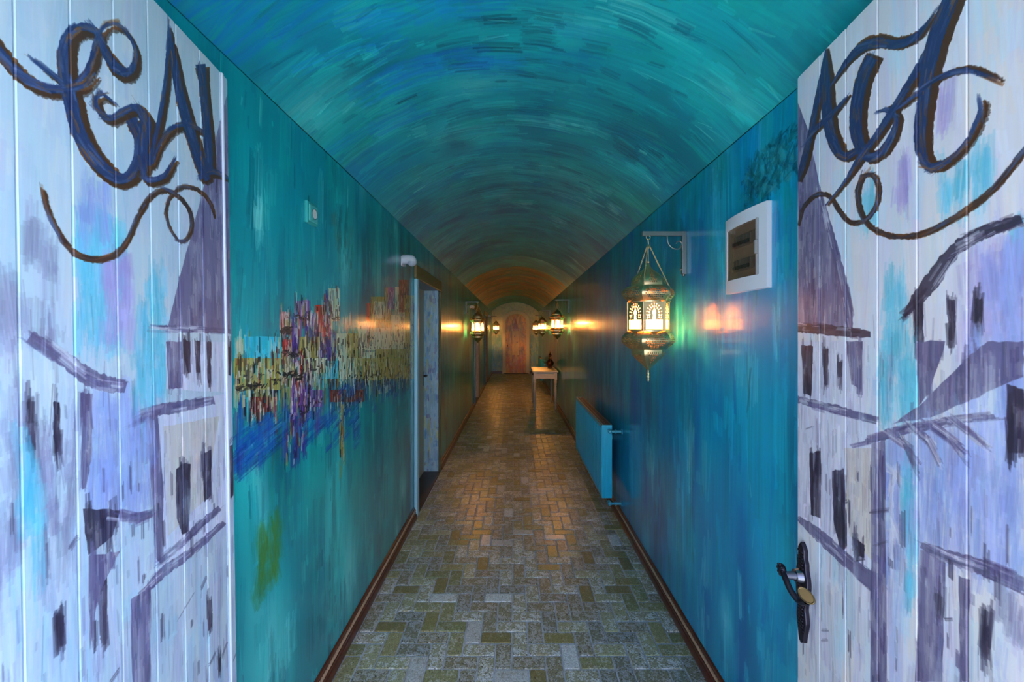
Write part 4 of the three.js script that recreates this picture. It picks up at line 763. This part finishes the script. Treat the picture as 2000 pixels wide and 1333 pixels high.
// ---------------------------------------------------------------- console table and ewer
{ const t = thing('console_table', 'cream painted console table with turned legs by right wall', 'table', [0.59, 0, -8.52]);
  const cream = (() => { const p = new Paint(256, 256, 141), R = p.R; p.fill([202, 192, 172]); for (let i = 0; i < 260; i++) p.stroke(R() * 256, R() * 256, (R() - 0.5) * 0.1, 40 + R() * 160, 2 + R() * 10, [[212, 204, 186], [188, 176, 152], [170, 152, 124], [206, 196, 178]][(R() * 4) | 0], 0.3, 4, 8); return new THREE.MeshPhysicalMaterial({ map: p.texture(), roughness: 0.38, clearcoat: 0.3, clearcoatRoughness: 0.2 }); })();
  const W = 0.49, D = 1.0, H = 0.76;
  part('table_top', rbox(W, 0.026, D, 0.006, 0, H - 0.013, 0), cream, t);
  part('apron', merge([box(W - 0.08, 0.12, 0.02, 0, H - 0.086, D / 2 - 0.05), box(W - 0.08, 0.12, 0.02, 0, H - 0.086, -D / 2 + 0.05), box(0.02, 0.12, D - 0.1, -W / 2 + 0.05, H - 0.086, 0), box(0.02, 0.12, D - 0.1, W / 2 - 0.05, H - 0.086, 0)]), cream, t);
  const leg = merge([box(0.052, 0.15, 0.052, 0, H - 0.101, 0), lathe([[0.001, 0], [0.014, 0.002], [0.020, 0.018], [0.021, 0.034], [0.014, 0.046], [0.019, 0.056], [0.016, 0.068], [0.024, 0.20], [0.027, 0.36], [0.027, 0.44], [0.019, 0.47], [0.027, 0.482], [0.027, 0.495], [0.018, 0.508], [0.026, 0.53], [0.030, 0.556], [0.024, 0.574], [0.018, 0.584], [0.024, 0.590]], 20)]);
  for (const sx of [-1, 1]) for (const sz of [-1, 1]) part('leg', leg, cream, t, [sx * (W / 2 - 0.045), 0, sz * (D / 2 - 0.045)]);
  const dr = part('drawer', rbox(0.014, 0.085, 0.62, 0.003, -W / 2 + 0.036, H - 0.086, 0), cream, t);
  for (const z of [-0.2, 0.2]) part('knob', merge([cyl(0.006, 0.008, 0.014, 0, 0, 0, 12).rotateZ(Math.PI / 2).translate(-W / 2 + 0.024, H - 0.086, z), new THREE.SphereGeometry(0.014, 14, 10).translate(-W / 2 + 0.010, H - 0.086, z)]), plain(0x40342a, 0.3, 0.6), dr);
  const e = thing('ewer', 'copper ewer with long neck standing on the cream table', 'ewer', [0.745, H, -8.82]);
  const copper = plain(0x8a5228, 0.3, 1);
  part('body', lathe([[0.001, 0], [0.05, 0.001], [0.052, 0.01], [0.034, 0.022], [0.04, 0.034], [0.068, 0.06], [0.082, 0.092], [0.078, 0.122], [0.055, 0.15], [0.034, 0.172], [0.026, 0.2], [0.022, 0.23], [0.026, 0.246], [0.034, 0.256], [0.033, 0.262]], 32), copper, e);
  part('lid', lathe([[0.035, 0.26], [0.032, 0.275], [0.018, 0.295], [0.008, 0.305], [0.012, 0.315], [0.006, 0.328], [0.008, 0.338], [0.001, 0.358]], 24), copper, e);
  part('handle', tube([[0.026, 0.235, 0], [0.07, 0.24, 0], [0.095, 0.20, 0], [0.09, 0.15, 0], [0.07, 0.12, 0]], 0.006, 30, 8), copper, e);
  part('spout', new THREE.TubeGeometry(new THREE.CatmullRomCurve3([[-0.07, 0.085, 0], [-0.10, 0.11, 0], [-0.105, 0.16, 0], [-0.12, 0.21, 0], [-0.135, 0.225, 0]].map((p) => new THREE.Vector3(...p))), 28, 0.008, 8), copper, e);
  e.rotation.y = Math.PI / 2;
}
renderer.render(scene, camera);
